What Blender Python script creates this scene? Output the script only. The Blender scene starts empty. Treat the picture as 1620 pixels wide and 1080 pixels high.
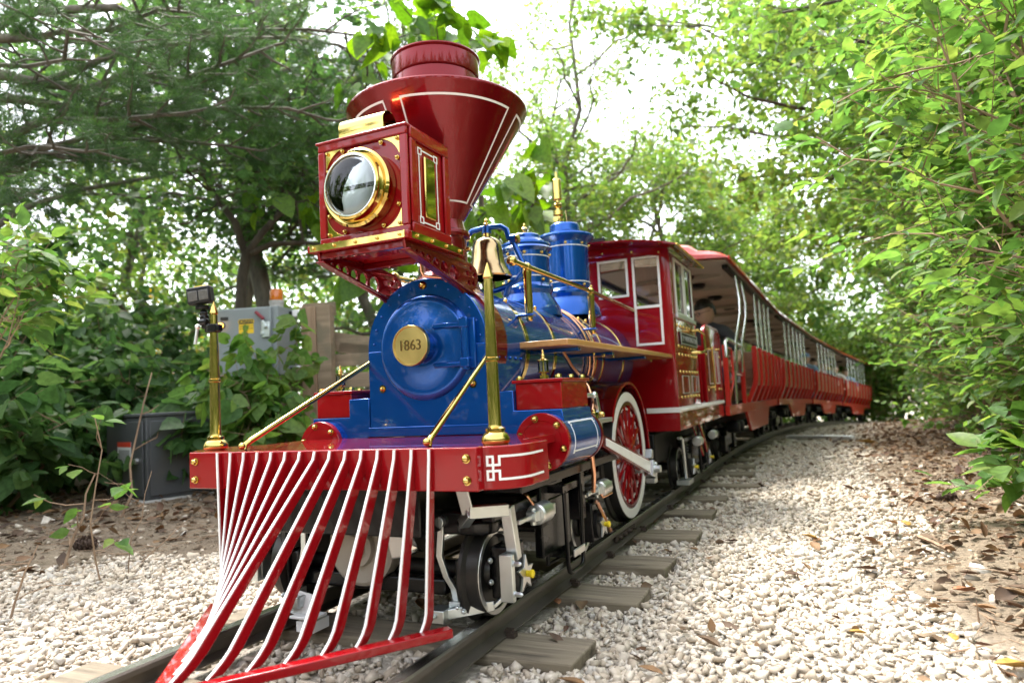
import bpy, bmesh, math, random
import numpy as np
from mathutils import Vector, Matrix
SC = bpy.context.scene
COL = SC.collection
PI = math.pi
R_ = math.radians

# ------------------------------------------------------------------ camera
CAM_POS = np.array([1.1987, -1.4086, 0.5762])
CAM_R = np.array([0.90780799, 0.41636249, -0.05026867])
CAM_U = np.array([0.07912061, -0.05232053, 0.99549108])
CAM_F = np.array([-0.41185506, 0.90769204, 0.08043985])
cam_data = bpy.data.cameras.new('camera')
cam_data.sensor_fit = 'HORIZONTAL'; cam_data.sensor_width = 36.0
cam_data.lens = 1095.0242 / 1620 * 36
cam_data.clip_start = 0.05; cam_data.clip_end = 2000
cam_data.dof.use_dof = True; cam_data.dof.focus_distance = 2.15; cam_data.dof.aperture_fstop = 2.8
cam = bpy.data.objects.new('camera', cam_data); COL.objects.link(cam)
cam.matrix_world = Matrix(((CAM_R[0], CAM_U[0], -CAM_F[0], CAM_POS[0]), (CAM_R[1], CAM_U[1], -CAM_F[1], CAM_POS[1]),
                           (CAM_R[2], CAM_U[2], -CAM_F[2], CAM_POS[2]), (0, 0, 0, 1)))
SC.camera = cam

# ------------------------------------------------------------------ sky, sun, exposure
SUN_EL, SUN_AZ = R_(63), R_(-62)       # bright hazy day, light from high on the left over the line
world = bpy.data.worlds.new('World'); SC.world = world; world.use_nodes = True
wn = world.node_tree; wn.nodes.clear()
sky = wn.nodes.new('ShaderNodeTexSky'); sky.sky_type = 'NISHITA'; sky.sun_disc = False
sky.sun_elevation = SUN_EL; sky.sun_rotation = SUN_AZ; sky.dust_density = 2.0; sky.air_density = 1.0; sky.ozone_density = 1.0
hs = wn.nodes.new('ShaderNodeHueSaturation'); hs.inputs['Saturation'].default_value = 0.28
bgn = wn.nodes.new('ShaderNodeBackground'); bgn.inputs['Strength'].default_value = 0.15
wo = wn.nodes.new('ShaderNodeOutputWorld')
wn.links.new(sky.outputs[0], hs.inputs['Color']); wn.links.new(hs.outputs[0], bgn.inputs['Color']); wn.links.new(bgn.outputs[0], wo.inputs['Surface'])
sun_d = bpy.data.lights.new('sun', 'SUN'); sun_d.energy = 1.5; sun_d.angle = R_(20); sun_d.color = (1.0, 0.95, 0.88)
sun = bpy.data.objects.new('sun', sun_d); COL.objects.link(sun)
_sd = Vector((math.sin(SUN_AZ) * math.cos(SUN_EL), math.cos(SUN_AZ) * math.cos(SUN_EL), math.sin(SUN_EL)))
sun.rotation_euler = _sd.to_track_quat('Z', 'Y').to_euler(); sun.location = _sd * 50
SC.view_settings.view_transform = 'Standard'; SC.view_settings.look = 'None'
SC.view_settings.exposure = 2.68; SC.view_settings.gamma = 1.0; SC.view_settings.use_curve_mapping = False
SC.render.engine = 'CYCLES'
SC.cycles.use_denoising = True
try: SC.cycles.denoiser = 'OPENIMAGEDENOISE'
except Exception: pass
SC.cycles.max_bounces = 8; SC.cycles.diffuse_bounces = 4; SC.cycles.glossy_bounces = 4
SC.cycles.transmission_bounces = 6; SC.cycles.transparent_max_bounces = 8
SC.cycles.sample_clamp_indirect = 6.0
SC.cycles.caustics_reflective = False; SC.cycles.caustics_refractive = False

# ------------------------------------------------------------------ helpers
def V(*a): return Vector(a)
def tag(o, label=None, cat=None, group=None, kind=None):
    if label: o['label'] = label
    if cat: o['category'] = cat
    if group: o['group'] = group
    if kind: o['kind'] = kind
    return o
def empty(name, loc=(0, 0, 0), parent=None, label=None, cat=None, group=None):
    o = bpy.data.objects.new(name, None); COL.objects.link(o); o.location = loc; o.empty_display_size = .1
    if parent: o.parent = parent
    return tag(o, label, cat, group)
def view_point(px, py, d):
    """a point d metres (on plan) from where the photographer stood, in the direction of a picture point"""
    r = CAM_F * 1095.0242 + CAM_R * (px - 810) + CAM_U * (540 - py)
    return CAM_POS + r / math.hypot(r[0], r[1]) * d

class MB:
    """collects shapes, built as one mesh object"""
    def __init__(s): s.v = []; s.f = []
    def add(s, vs, fs):
        n = len(s.v); s.v += [tuple(p) for p in vs]; s.f += [tuple(i + n for i in f) for f in fs]; return s
    def box(s, c, sz, rot=None):
        hx, hy, hz = sz[0] / 2, sz[1] / 2, sz[2] / 2
        pts = [V(x, y, z) for z in (-hz, hz) for x, y in ((-hx, -hy), (hx, -hy), (hx, hy), (-hx, hy))]
        if rot is not None: pts = [rot @ p for p in pts]
        c = V(*c)
        return s.add([p + c for p in pts], [(3, 2, 1, 0), (4, 5, 6, 7), (0, 1, 5, 4), (1, 2, 6, 5), (2, 3, 7, 6), (3, 0, 4, 7)])
    def b(s, x0, x1, y0, y1, z0, z1): return s.box(((x0 + x1) / 2, (y0 + y1) / 2, (z0 + z1) / 2), (abs(x1 - x0), abs(y1 - y0), abs(z1 - z0)))
    def bar(s, p, q, w, h, up=(0, 0, 1)):
        p, q = V(*p), V(*q); d = q - p; L = d.length; d.normalize(); u = V(*up); sd = d.cross(u)
        if sd.length < 1e-5: sd = d.cross(V(1, 0, 0))
        sd.normalize(); u = sd.cross(d)
        m = Matrix((sd, d, u)).transposed()
        return s.box((p + q) / 2, (w, L, h), m)
    def lathe(s, prof, o=(0, 0, 0), ax=(0, 0, 1), seg=24, close=False):
        """profile of (radius, height along the axis)"""
        o = V(*o); a = V(*ax).normalized(); u = a.orthogonal().normalized(); w = a.cross(u)
        n = len(prof); vs = []; fs = []
        for r, h in prof:
            for k in range(seg):
                t = 2 * PI * k / seg; vs.append(o + a * h + (u * math.cos(t) + w * math.sin(t)) * max(r, 1e-5))
        for i in range(n - 1 if not close else n):
            j = (i + 1) % n
            for k in range(seg):
                l = (k + 1) % seg; fs.append((i * seg + k, i * seg + l, j * seg + l, j * seg + k))
        if not close:
            if prof[0][0] > 1e-4: fs.append(tuple(range(seg - 1, -1, -1)))
            if prof[-1][0] > 1e-4: fs.append(tuple((n - 1) * seg + k for k in range(seg)))
        return s.add(vs, fs)
    def cyl(s, p, q, r, r2=None, seg=16):
        p, q = V(*p), V(*q); return s.lathe([(r, 0), (r if r2 is None else r2, (q - p).length)], p, q - p, seg)
    def tube(s, pts, r, seg=10, closed=False):
        P = [V(*p) for p in pts]; n = len(P); rs = r if isinstance(r, (list, tuple)) else [r] * n
        vs = []; fs = []; u = None
        for i in range(n):
            if closed: d = P[(i + 1) % n] - P[i - 1]
            else: d = P[min(i + 1, n - 1)] - P[max(i - 1, 0)]
            d.normalize()
            if u is None: u = d.orthogonal().normalized()
            u = (u - d * u.dot(d)).normalized(); w = d.cross(u)
            for k in range(seg):
                t = 2 * PI * k / seg; vs.append(P[i] + (u * math.cos(t) + w * math.sin(t)) * rs[i])
        for i in range(n if closed else n - 1):
            j = (i + 1) % n
            for k in range(seg):
                l = (k + 1) % seg; fs.append((i * seg + k, i * seg + l, j * seg + l, j * seg + k))
        if not closed: fs.append(tuple(range(seg - 1, -1, -1))); fs.append(tuple((n - 1) * seg + k for k in range(seg)))
        return s.add(vs, fs)
    def prism(s, poly, fn, t0, t1):
        """polygon of (a, b), fn(a, b, t) gives the point, t from t0 to t1"""
        n = len(poly); vs = [fn(a, b, t0) for a, b in poly] + [fn(a, b, t1) for a, b in poly]
        fs = [tuple(range(n - 1, -1, -1)), tuple(range(n, 2 * n))] + [(i, (i + 1) % n, n + (i + 1) % n, n + i) for i in range(n)]
        return s.add(vs, fs)
    def sweep(s, sections):
        """closed sections with the same number of points, joined in order with caps"""
        n = len(sections[0]); vs = [p for sec in sections for p in sec]; fs = []
        for i in range(len(sections) - 1):
            for k in range(n):
                l = (k + 1) % n; fs.append((i * n + k, i * n + l, (i + 1) * n + l, (i + 1) * n + k))
        fs.append(tuple(range(n - 1, -1, -1))); fs.append(tuple((len(sections) - 1) * n + k for k in range(n)))
        return s.add(vs, fs)
    def ball(s, c, r, seg=12, sz=1.0):
        return s.lathe([(r * math.sin(PI * i / 8), -r * sz * math.cos(PI * i / 8)) for i in range(9)], c, (0, 0, 1), seg)
    def bolt(s, c, ax, r, h=None, hexa=True):
        """acorn nut on a washer"""
        h = h or r * 1.5; a = V(*ax).normalized(); c = V(*c)
        s.lathe([(r * 1.25, -.0005), (r * 1.25, r * .3), (r * 1.0, r * .3)], c, a, 12)
        return s.lathe([(r, r * .28), (r, h * .6), (r * .8, h * .85), (r * .35, h)], c, a, 6 if hexa else 10)
    def build(s, name, m, parent=None, bevel=0.0, smooth=40, seg=2, label=None, kind=None, recalc=True):
        me = bpy.data.meshes.new(name); me.from_pydata(s.v, [], s.f)
        if recalc:
            bm = bmesh.new(); bm.from_mesh(me); bmesh.ops.recalc_face_normals(bm, faces=bm.faces); bm.to_mesh(me); bm.free()
        return link(name, me, m, parent, bevel, smooth, seg, label, kind)
def link(name, me, m, parent=None, bevel=0.0, smooth=40, seg=2, label=None, kind=None):
    me.materials.append(m)
    if smooth:
        me.polygons.foreach_set('use_smooth', [True] * len(me.polygons)); me.set_sharp_from_angle(angle=R_(smooth))
    o = bpy.data.objects.new(name, me); COL.objects.link(o)
    if parent: o.parent = parent
    if bevel:
        b = o.modifiers.new('bevel', 'BEVEL'); b.width = bevel; b.segments = seg; b.limit_method = 'ANGLE'; b.angle_limit = R_(40); b.harden_normals = False
    return tag(o, label, None, None, kind)
def copy_tree(o, parent=None):
    c = o.copy(); COL.objects.link(c)
    if parent is not None: c.parent = parent
    for ch in list(o.children): copy_tree(ch, c)
    return c
def text(name, s, size, loc, rot, m, parent, depth=.002, align='CENTER', sx=1.0, kind=None):
    cu = bpy.data.curves.new(name, 'FONT'); cu.body = s; cu.size = size; cu.extrude = depth; cu.align_x = align; cu.align_y = 'CENTER'; cu.resolution_u = 3
    t = bpy.data.objects.new('tmp', cu); COL.objects.link(t); dg = bpy.context.evaluated_depsgraph_get(); me = bpy.data.meshes.new_from_object(t.evaluated_get(dg)); me.name = name
    bpy.data.objects.remove(t); bpy.data.curves.remove(cu); me.materials.clear(); me.materials.append(m)
    o = bpy.data.objects.new(name, me); COL.objects.link(o); o.location = loc; o.rotation_euler = rot; o.scale = (sx, 1, 1)
    if parent: o.parent = parent
    return tag(o, kind=kind or 'stuff') if False else o
_bolt_mesh = {}
def bolts(name, parent, m, items, r, h, hexa=True):
    """one object for each bolt, all sharing a mesh; items of (centre, axis)"""
    key = (m.name, r, h, hexa)
    if key not in _bolt_mesh:
        o = MB().bolt((0, 0, 0), (0, 0, 1), r, h, hexa).build(name, m, None); _bolt_mesh[key] = o.data; bpy.data.objects.remove(o)
    for c, ax in items:
        o = bpy.data.objects.new(name, _bolt_mesh[key]); COL.objects.link(o); o.parent = parent; o.location = c; o.rotation_euler = V(*ax).to_track_quat('Z', 'Y').to_euler()

# ------------------------------------------------------------------ materials
def mat(name, col, rough=.5, metal=0.0, coat=0.0, var=.12, scale=6.0, bump=0.0, bscale=40.0, rvar=.08, spec=.5, dirt=None, dirt_amt=.0, dscale=3.0):
    m = bpy.data.materials.new(name); m.use_nodes = True; nt = m.node_tree; N, L = nt.nodes, nt.links
    p = N['Principled BSDF']; tc = N.new('ShaderNodeTexCoord')
    n1 = N.new('ShaderNodeTexNoise'); n1.inputs['Scale'].default_value = scale; n1.inputs['Detail'].default_value = 6
    L.new(tc.outputs['Object'], n1.inputs['Vector'])
    mx = N.new('ShaderNodeMix'); mx.data_type = 'RGBA'
    mx.inputs[6].default_value = tuple(c * (1 - var) for c in col) + (1,); mx.inputs[7].default_value = tuple(min(1, c * (1 + var)) for c in col) + (1,)
    L.new(n1.outputs['Fac'], mx.inputs[0]); out = mx.outputs[2]
    if dirt:
        n2 = N.new('ShaderNodeTexNoise'); n2.inputs['Scale'].default_value = dscale; n2.inputs['Detail'].default_value = 8; n2.inputs['Roughness'].default_value = .65
        L.new(tc.outputs['Object'], n2.inputs['Vector'])
        rp = N.new('ShaderNodeValToRGB'); rp.color_ramp.elements[0].position = .62 - dirt_amt * .4; rp.color_ramp.elements[1].position = .78 - dirt_amt * .2
        L.new(n2.outputs['Fac'], rp.inputs[0])
        m2 = N.new('ShaderNodeMix'); m2.data_type = 'RGBA'; L.new(rp.outputs[0], m2.inputs[0]); L.new(out, m2.inputs[6]); m2.inputs[7].default_value = tuple(dirt) + (1,); out = m2.outputs[2]
    L.new(out, p.inputs['Base Color'])
    mr = N.new('ShaderNodeMapRange'); mr.inputs[3].default_value = max(.02, rough - rvar); mr.inputs[4].default_value = min(1, rough + rvar)
    L.new(n1.outputs['Fac'], mr.inputs[0]); L.new(mr.outputs[0], p.inputs['Roughness'])
    p.inputs['Metallic'].default_value = metal; p.inputs['Specular IOR Level'].default_value = spec
    if coat: p.inputs['Coat Weight'].default_value = coat; p.inputs['Coat Roughness'].default_value = .02; p.inputs['Coat IOR'].default_value = 1.34
    if bump:
        n3 = N.new('ShaderNodeTexNoise'); n3.inputs['Scale'].default_value = bscale; n3.inputs['Detail'].default_value = 5
        L.new(tc.outputs['Object'], n3.inputs['Vector']); bp = N.new('ShaderNodeBump'); bp.inputs['Strength'].default_value = bump; bp.inputs['Distance'].default_value = .01
        L.new(n3.outputs['Fac'], bp.inputs['Height']); L.new(bp.outputs[0], p.inputs['Normal'])
    return m
def wood_mat(name, c1, c2, axis='X', scale=14, rough=.7, coat=0.0, stretch=.06, bump=.3, grey=None):
    m = bpy.data.materials.new(name); m.use_nodes = True; nt = m.node_tree; N, L = nt.nodes, nt.links; p = N['Principled BSDF']
    tc = N.new('ShaderNodeTexCoord'); mp = N.new('ShaderNodeMapping'); s = [1, 1, 1]; s['XYZ'.index(axis)] = stretch; mp.inputs['Scale'].default_value = s
    oi = N.new('ShaderNodeObjectInfo'); ad = N.new('ShaderNodeVectorMath'); ad.operation = 'ADD'
    L.new(tc.outputs['Object'], ad.inputs[0]); L.new(oi.outputs['Random'], ad.inputs[1]); L.new(ad.outputs[0], mp.inputs['Vector'])
    n = N.new('ShaderNodeTexNoise'); n.inputs['Scale'].default_value = scale; n.inputs['Detail'].default_value = 9; n.inputs['Roughness'].default_value = .7; L.new(mp.outputs[0], n.inputs['Vector'])
    rp = N.new('ShaderNodeValToRGB'); e = rp.color_ramp.elements; e[0].position = .32; e[0].color = tuple(c1) + (1,); e[1].position = .68; e[1].color = tuple(c2) + (1,)
    L.new(n.outputs['Fac'], rp.inputs[0]); out = rp.outputs[0]
    if grey:
        n2 = N.new('ShaderNodeTexNoise'); n2.inputs['Scale'].default_value = 5; n2.inputs['Detail'].default_value = 6; L.new(tc.outputs['Object'], n2.inputs['Vector'])
        r2 = N.new('ShaderNodeValToRGB'); r2.color_ramp.elements[0].position = .45; r2.color_ramp.elements[1].position = .62; L.new(n2.outputs['Fac'], r2.inputs[0])
        mx = N.new('ShaderNodeMix'); mx.data_type = 'RGBA'; L.new(r2.outputs[0], mx.inputs[0]); L.new(out, mx.inputs[6]); mx.inputs[7].default_value = tuple(grey) + (1,); out = mx.outputs[2]
    L.new(out, p.inputs['Base Color']); p.inputs['Roughness'].default_value = rough
    if coat: p.inputs['Coat Weight'].default_value = coat; p.inputs['Coat Roughness'].default_value = .06
    if bump:
        bp = N.new('ShaderNodeBump'); bp.inputs['Strength'].default_value = bump; bp.inputs['Distance'].default_value = .006; L.new(n.outputs['Fac'], bp.inputs['Height']); L.new(bp.outputs[0], p.inputs['Normal'])
    return m
def leaf_mat(name, cols, rough=.45, trans=.35, spec=.4):
    """cols: dark, mid, light; each leaf takes its own shade"""
    m = bpy.data.materials.new(name); m.use_nodes = True; nt = m.node_tree; N, L = nt.nodes, nt.links; p = N['Principled BSDF']
    ge = N.new('ShaderNodeNewGeometry'); rp = N.new('ShaderNodeValToRGB'); e = rp.color_ramp.elements
    n = len(cols)
    while len(e) < n: e.new(.5)
    for i, c in enumerate(cols): e[i].position = i / (n - 1) if n > 1 else 0; e[i].color = tuple(c) + (1,)
    L.new(ge.outputs['Random Per Island'], rp.inputs[0])
    tc = N.new('ShaderNodeTexCoord'); nz = N.new('ShaderNodeTexNoise'); nz.inputs['Scale'].default_value = 38; nz.inputs['Detail'].default_value = 4; L.new(tc.outputs['Object'], nz.inputs['Vector'])
    vr = N.new('ShaderNodeMapRange'); vr.inputs[1].default_value = .3; vr.inputs[2].default_value = .7; vr.inputs[3].default_value = .72; vr.inputs[4].default_value = 1.25; L.new(nz.outputs['Fac'], vr.inputs[0])
    hv = N.new('ShaderNodeHueSaturation'); L.new(rp.outputs[0], hv.inputs['Color']); L.new(vr.outputs[0], hv.inputs['Value']); rp = hv; L.new(rp.outputs[0], p.inputs['Base Color'])
    p.inputs['Roughness'].default_value = rough; p.inputs['Specular IOR Level'].default_value = spec
    tr = N.new('ShaderNodeBsdfTranslucent'); hs_ = N.new('ShaderNodeHueSaturation'); hs_.inputs['Value'].default_value = 1.9; hs_.inputs['Saturation'].default_value = 1.1; hs_.inputs['Hue'].default_value = .485
    L.new(rp.outputs[0], hs_.inputs['Color']); L.new(hs_.outputs[0], tr.inputs['Color'])
    mx = N.new('ShaderNodeMixShader'); mx.inputs[0].default_value = trans; L.new(p.outputs[0], mx.inputs[1]); L.new(tr.outputs[0], mx.inputs[2]); L.new(mx.outputs[0], N['Material Output'].inputs['Surface'])
    return m
def glass_mat(name, tint=(.95, .97, .97), rough=.0):
    """thin pane: clear with a surface reflection that grows at grazing angles"""
    m = bpy.data.materials.new(name); m.use_nodes = True; nt = m.node_tree; N, L = nt.nodes, nt.links; N.remove(N['Principled BSDF'])
    t = N.new('ShaderNodeBsdfTransparent'); t.inputs['Color'].default_value = tuple(tint) + (1,); g = N.new('ShaderNodeBsdfGlossy'); g.inputs['Roughness'].default_value = .02
    fr = N.new('ShaderNodeFresnel'); fr.inputs['IOR'].default_value = 1.5; nz = N.new('ShaderNodeTexNoise'); nz.inputs['Scale'].default_value = 14; bp = N.new('ShaderNodeBump'); bp.inputs['Strength'].default_value = .03; L.new(nz.outputs['Fac'], bp.inputs['Height']); L.new(bp.outputs[0], g.inputs['Normal'])
    mx = N.new('ShaderNodeMixShader'); L.new(fr.outputs[0], mx.inputs[0]); L.new(t.outputs[0], mx.inputs[1]); L.new(g.outputs[0], mx.inputs[2]); L.new(mx.outputs[0], N['Material Output'].inputs['Surface']); return m
M = {}
M['red'] = mat('red_enamel', (.245, .0035, .0065), .22, coat=.95, spec=.12, var=.04, scale=3, rvar=.03)
M['candy'] = mat('dark_candy_red', (.165, .0025, .006), .22, metal=.5, coat=.9, spec=.12, var=.06, scale=3, rvar=.03)
M['blue'] = mat('candy_blue', (.0015, .072, .34), .20, metal=.55, coat=1.0, spec=.2, var=.03, scale=1.5, rvar=.01)
M['white'] = mat('white_enamel', (.80, .80, .79), .35, var=.03, dirt=(.62, .60, .56), dirt_amt=.1)
M['pin'] = mat('pinstripe_white', (.80, .80, .78), .4, var=.04)
M['brass'] = mat('polished_brass', (.60, .43, .135), .055, metal=1, var=.08, scale=9, rvar=.02)
M['satin'] = mat('satin_brass', (.68, .50, .19), .30, metal=1, var=.08, scale=20)
M['bell'] = mat('bell_bronze', (.46, .33, .17), .17, metal=1, var=.15, scale=5, rvar=.06)
M['copper'] = mat('copper_pipe', (.80, .42, .26), .25, metal=1, var=.15, scale=12)
M['zinc'] = mat('zinc_plated_steel', (.62, .66, .66), .36, metal=1, var=.15, scale=14, rvar=.1)
M['chrome'] = mat('polished_tube', (.74, .74, .72), .16, metal=1, var=.05)
M['alu'] = mat('brushed_aluminium', (.70, .70, .69), .4, metal=1, var=.1, scale=20)
M['black'] = mat('black_gloss_paint', (.004, .004, .0045), .25, coat=.1, spec=.3, var=.3, dirt=(.014, .012, .011), dirt_amt=.2)
M['blackmat'] = mat('black_satin', (.006, .006, .0065), .45, spec=.3, var=.3, dirt=(.018, .016, .014), dirt_amt=.2)
M['tyre'] = mat('wheel_tread_steel', (.05, .048, .045), .38, metal=.7, var=.3)
M['rail'] = mat('rail_steel', (.13, .115, .095), .38, metal=.5, var=.3, scale=10, dirt=(.085, .06, .04), dirt_amt=.25)
M['grey'] = mat('grey_enamel', (.24, .27, .275), .45, var=.06, dirt=(.20, .21, .19), dirt_amt=.2)
M['dgrey'] = mat('dark_grey_enamel', (.062, .066, .068), .5, var=.1, dirt=(.09, .085, .07), dirt_amt=.3)
M['yellow'] = mat('yellow_plastic', (.80, .60, .02), .4, var=.05)
M['lyellow'] = mat('label_yellow', (.85, .55, .02), .5, var=.05)
M['lorange'] = mat('label_orange', (.85, .28, .02), .5, var=.08)
M['ink'] = mat('label_ink', (.02, .02, .02), .5)
M['skin'] = mat('skin', (.50, .30, .21), .5, var=.12, scale=20, spec=.4)
M['skin2'] = mat('skin_fair', (.62, .42, .33), .5, var=.1, scale=20, spec=.4)
M['hair'] = mat('dark_hair', (.018, .013, .010), .5, var=.4, scale=60, bump=.4, bscale=120)
M['jeans'] = mat('blue_denim', (.035, .07, .16), .8, var=.25, scale=40, bump=.2)
M['cloth_black'] = mat('charcoal_shirt', (.028, .027, .030), .8, var=.2, scale=30, bump=.2)
M['cloth_blue'] = mat('pale_blue_shirt', (.25, .40, .66), .8, var=.15, scale=30)
M['cloth_white'] = mat('white_shirt', (.70, .68, .66), .8, var=.1, scale=30)
M['cloth_pink'] = mat('pink_shirt', (.62, .33, .36), .8, var=.1, scale=30)
M['cloth_dark'] = mat('navy_shirt', (.03, .04, .08), .8, var=.2, scale=30)
M['concrete'] = mat('concrete', (.42, .41, .38), .85, var=.15, bump=.3, dirt=(.25, .22, .18), dirt_amt=.4)
M['ceiling'] = mat('ceiling_panel', (.40, .37, .33), .6, var=.08)
M['oak'] = wood_mat('varnished_oak', (.36, .17, .05), (.58, .33, .12), 'Y', 22, .3, .5, bump=.05)
M['coachred'] = mat('coach_red', (.56, .026, .018), .3, coat=.6, spec=.2, var=.06, scale=3, rvar=.05)
M['redwood'] = wood_mat('varnished_redwood', (.26, .11, .06), (.42, .21, .12), 'Y', 16, .35, .2, bump=.05)
M['tie'] = wood_mat('weathered_sleeper', (.055, .042, .028), (.31, .255, .18), 'X', 30, .9, stretch=.035, grey=(.19, .155, .105), bump=1.0)
M['fence'] = wood_mat('weathered_fence', (.18, .13, .08), (.35, .265, .175), 'X', 18, .85, bump=.5, grey=(.19, .155, .10))
M['post'] = wood_mat('cedar_post', (.22, .14, .08), (.40, .28, .18), 'Z', 18, .8, bump=.4)
M['bark'] = wood_mat('bark', (.035, .028, .020), (.13, .105, .08), 'Z', 9, .95, stretch=.25, bump=1.0)
M['barkg'] = wood_mat('grey_bark', (.06, .05, .04), (.19, .165, .13), 'Z', 9, .95, stretch=.25, bump=1.0)
M['twig'] = wood_mat('dry_stem', (.16, .10, .06), (.36, .25, .16), 'Z', 20, .9, bump=.2)
M['glass'] = glass_mat('clear_glass')
M['amber'] = mat('amber_lens', (.80, .20, .008), .15, coat=.5, var=.1)
M['amber'].node_tree.nodes['Principled BSDF'].inputs['Transmission Weight'].default_value = .35
M['reflector'] = mat('lamp_reflector', (.72, .72, .73), .34, metal=1, var=.1, scale=5)
M['needle'] = leaf_mat('pine_needles', [(.022, .06, .016), (.036, .085, .022), (.055, .115, .03)], .5, .38)
M['leaf'] = leaf_mat('shrub_leaves', [(.055, .13, .03), (.075, .165, .036), (.095, .19, .04), (.12, .21, .045), (.16, .22, .05)], .48, .5, .3)
M['leafd'] = leaf_mat('understorey_leaves', [(.042, .10, .032), (.062, .135, .038), (.09, .165, .048)], .48, .48, .3)
M['leaft'] = leaf_mat('tree_leaves', [(.065, .135, .03), (.09, .17, .036), (.115, .19, .042), (.16, .20, .045)], .5, .58)
M['leafb'] = leaf_mat('broad_leaves', [(.055, .14, .016), (.09, .19, .02), (.13, .23, .025)], .42, .5)
M['leafw'] = leaf_mat('woodland_leaves', [(.045, .105, .026), (.065, .14, .032), (.095, .165, .036), (.15, .165, .035)], .55, .5)
M['litter'] = leaf_mat('fallen_leaves', [(.06, .035, .02), (.10, .06, .035), (.15, .095, .05), (.20, .11, .045), (.09, .045, .028)], .7, .08)
M['litter1'] = leaf_mat('yellow_fallen_leaf', [(.36, .20, .04), (.38, .23, .05)], .6, .1)
M['litter2'] = leaf_mat('brown_fallen_leaf', [(.26, .10, .05), (.30, .14, .07)], .6, .1)
M['leafr'] = leaf_mat('red_leaves', [(.22, .04, .02), (.30, .08, .03), (.20, .10, .03)], .5, .4)
M['leafy'] = leaf_mat('yellow_leaves', [(.42, .28, .02), (.36, .30, .03), (.20, .22, .03)], .5, .4)
def stone_mat():
    m = bpy.data.materials.new('crushed_limestone'); m.use_nodes = True; nt = m.node_tree; N, L = nt.nodes, nt.links; p = N['Principled BSDF']
    ge = N.new('ShaderNodeNewGeometry'); rp = N.new('ShaderNodeValToRGB'); e = rp.color_ramp.elements
    for pos, c in ((.18, (.48, .405, .31)), (.45, (.565, .49, .39)), (.75, (.62, .55, .455))): q = e.new(pos); q.color = c + (1,)
    e[0].color = (.39, .315, .235, 1); e[0].position = 0; e[-1].color = (.50, .465, .41, 1)
    L.new(ge.outputs['Random Per Island'], rp.inputs[0])
    tc = N.new('ShaderNodeTexCoord'); n = N.new('ShaderNodeTexNoise'); n.inputs['Scale'].default_value = 60; n.inputs['Detail'].default_value = 5; L.new(tc.outputs['Object'], n.inputs['Vector'])
    mx = N.new('ShaderNodeMix'); mx.data_type = 'RGBA'; mx.blend_type = 'MULTIPLY'; mx.inputs[0].default_value = .5
    L.new(rp.outputs[0], mx.inputs[6]); r2 = N.new('ShaderNodeValToRGB'); r2.color_ramp.elements[0].position = .3; r2.color_ramp.elements[0].color = (.6, .55, .5, 1); r2.color_ramp.elements[1].position = .6
    L.new(n.outputs['Fac'], r2.inputs[0]); L.new(r2.outputs[0], mx.inputs[7]); L.new(mx.outputs[2], p.inputs['Base Color']); p.inputs['Roughness'].default_value = .9
    bp = N.new('ShaderNodeBump'); bp.inputs['Strength'].default_value = .4; bp.inputs['Distance'].default_value = .004; L.new(n.outputs['Fac'], bp.inputs['Height']); L.new(bp.outputs[0], p.inputs['Normal'])
    return m
M['stone'] = stone_mat()
# ================================================================== SETTING: ground, track, gravel
RAIL_H = .06
M['clod'] = leaf_mat('soil_clods', [(.10, .07, .045), (.17, .125, .08), (.24, .18, .12), (.30, .24, .17)], .95, .0)
M['rust'] = mat('rusty_iron', (.055, .038, .028), .7, metal=.3, var=.35, scale=30)
M['railtop'] = mat('worn_rail_head', (.50, .48, .45), .26, metal=1.0, var=.3, scale=7)
def xc(y): return .0068 * max(0.0, y - 4.5) ** 2
def gz(y):
    t = np.maximum(0.0, np.asarray(y, float) - 4.5); return -.004 * np.minimum(t, 17) + np.where(t < 17, -.0021 * t * t, -.0021 * 289 - .0021 * 34 * (1 - np.exp(-(t - 17) / 8)) * 8)
def xcv(y): t = np.clip(np.asarray(y, float) - 4.5, 0, 30); return .0068 * t * t
def wav(x, y, s=1.0):
    return (np.sin(x * 2.1 * s + 1.3) * np.cos(y * 1.7 * s + .4) + .5 * np.sin(x * 4.7 * s + y * 3.1 * s) + .3 * np.sin(x * 9.1 * s - y * 7.3 * s + 2)) / 1.8
def sstep(a, b, t): t = np.clip((t - a) / (b - a), 0, 1); return t * t * (3 - 2 * t)
def ground_z(x, y):
    x = np.asarray(x, float); y = np.asarray(y, float); u = x - xcv(y)
    h = gz(y) - .085 + .010 * wav(x, y) + .05 * sstep(1.5, 2.6, u) + .09 * sstep(-1.7, -3.2, u) + .10 * sstep(3, 9, np.abs(u)) * wav(x * .3, y * .3) * 2 - .014 * sstep(.95, .65, np.abs(u))
    return h
def gravel_mask(x, y):
    u = x - xcv(y); n = wav(x * 1.3, y * 1.3) * .22 + wav(x * 4, y * 4) * .10
    return sstep(1.62, 1.25, u + n) * sstep(-2.9, -2.3, u + n) * sstep(2.28, 1.9, y - .79 * x + n * .8 - 60 * sstep(-1.5, -.5, x))
def bed_mask(x, y):      # the sandy four-foot under the engine
    u = x - xcv(y); return sstep(.36, .30, np.abs(u)) * sstep(-.05, .25, y)
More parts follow.
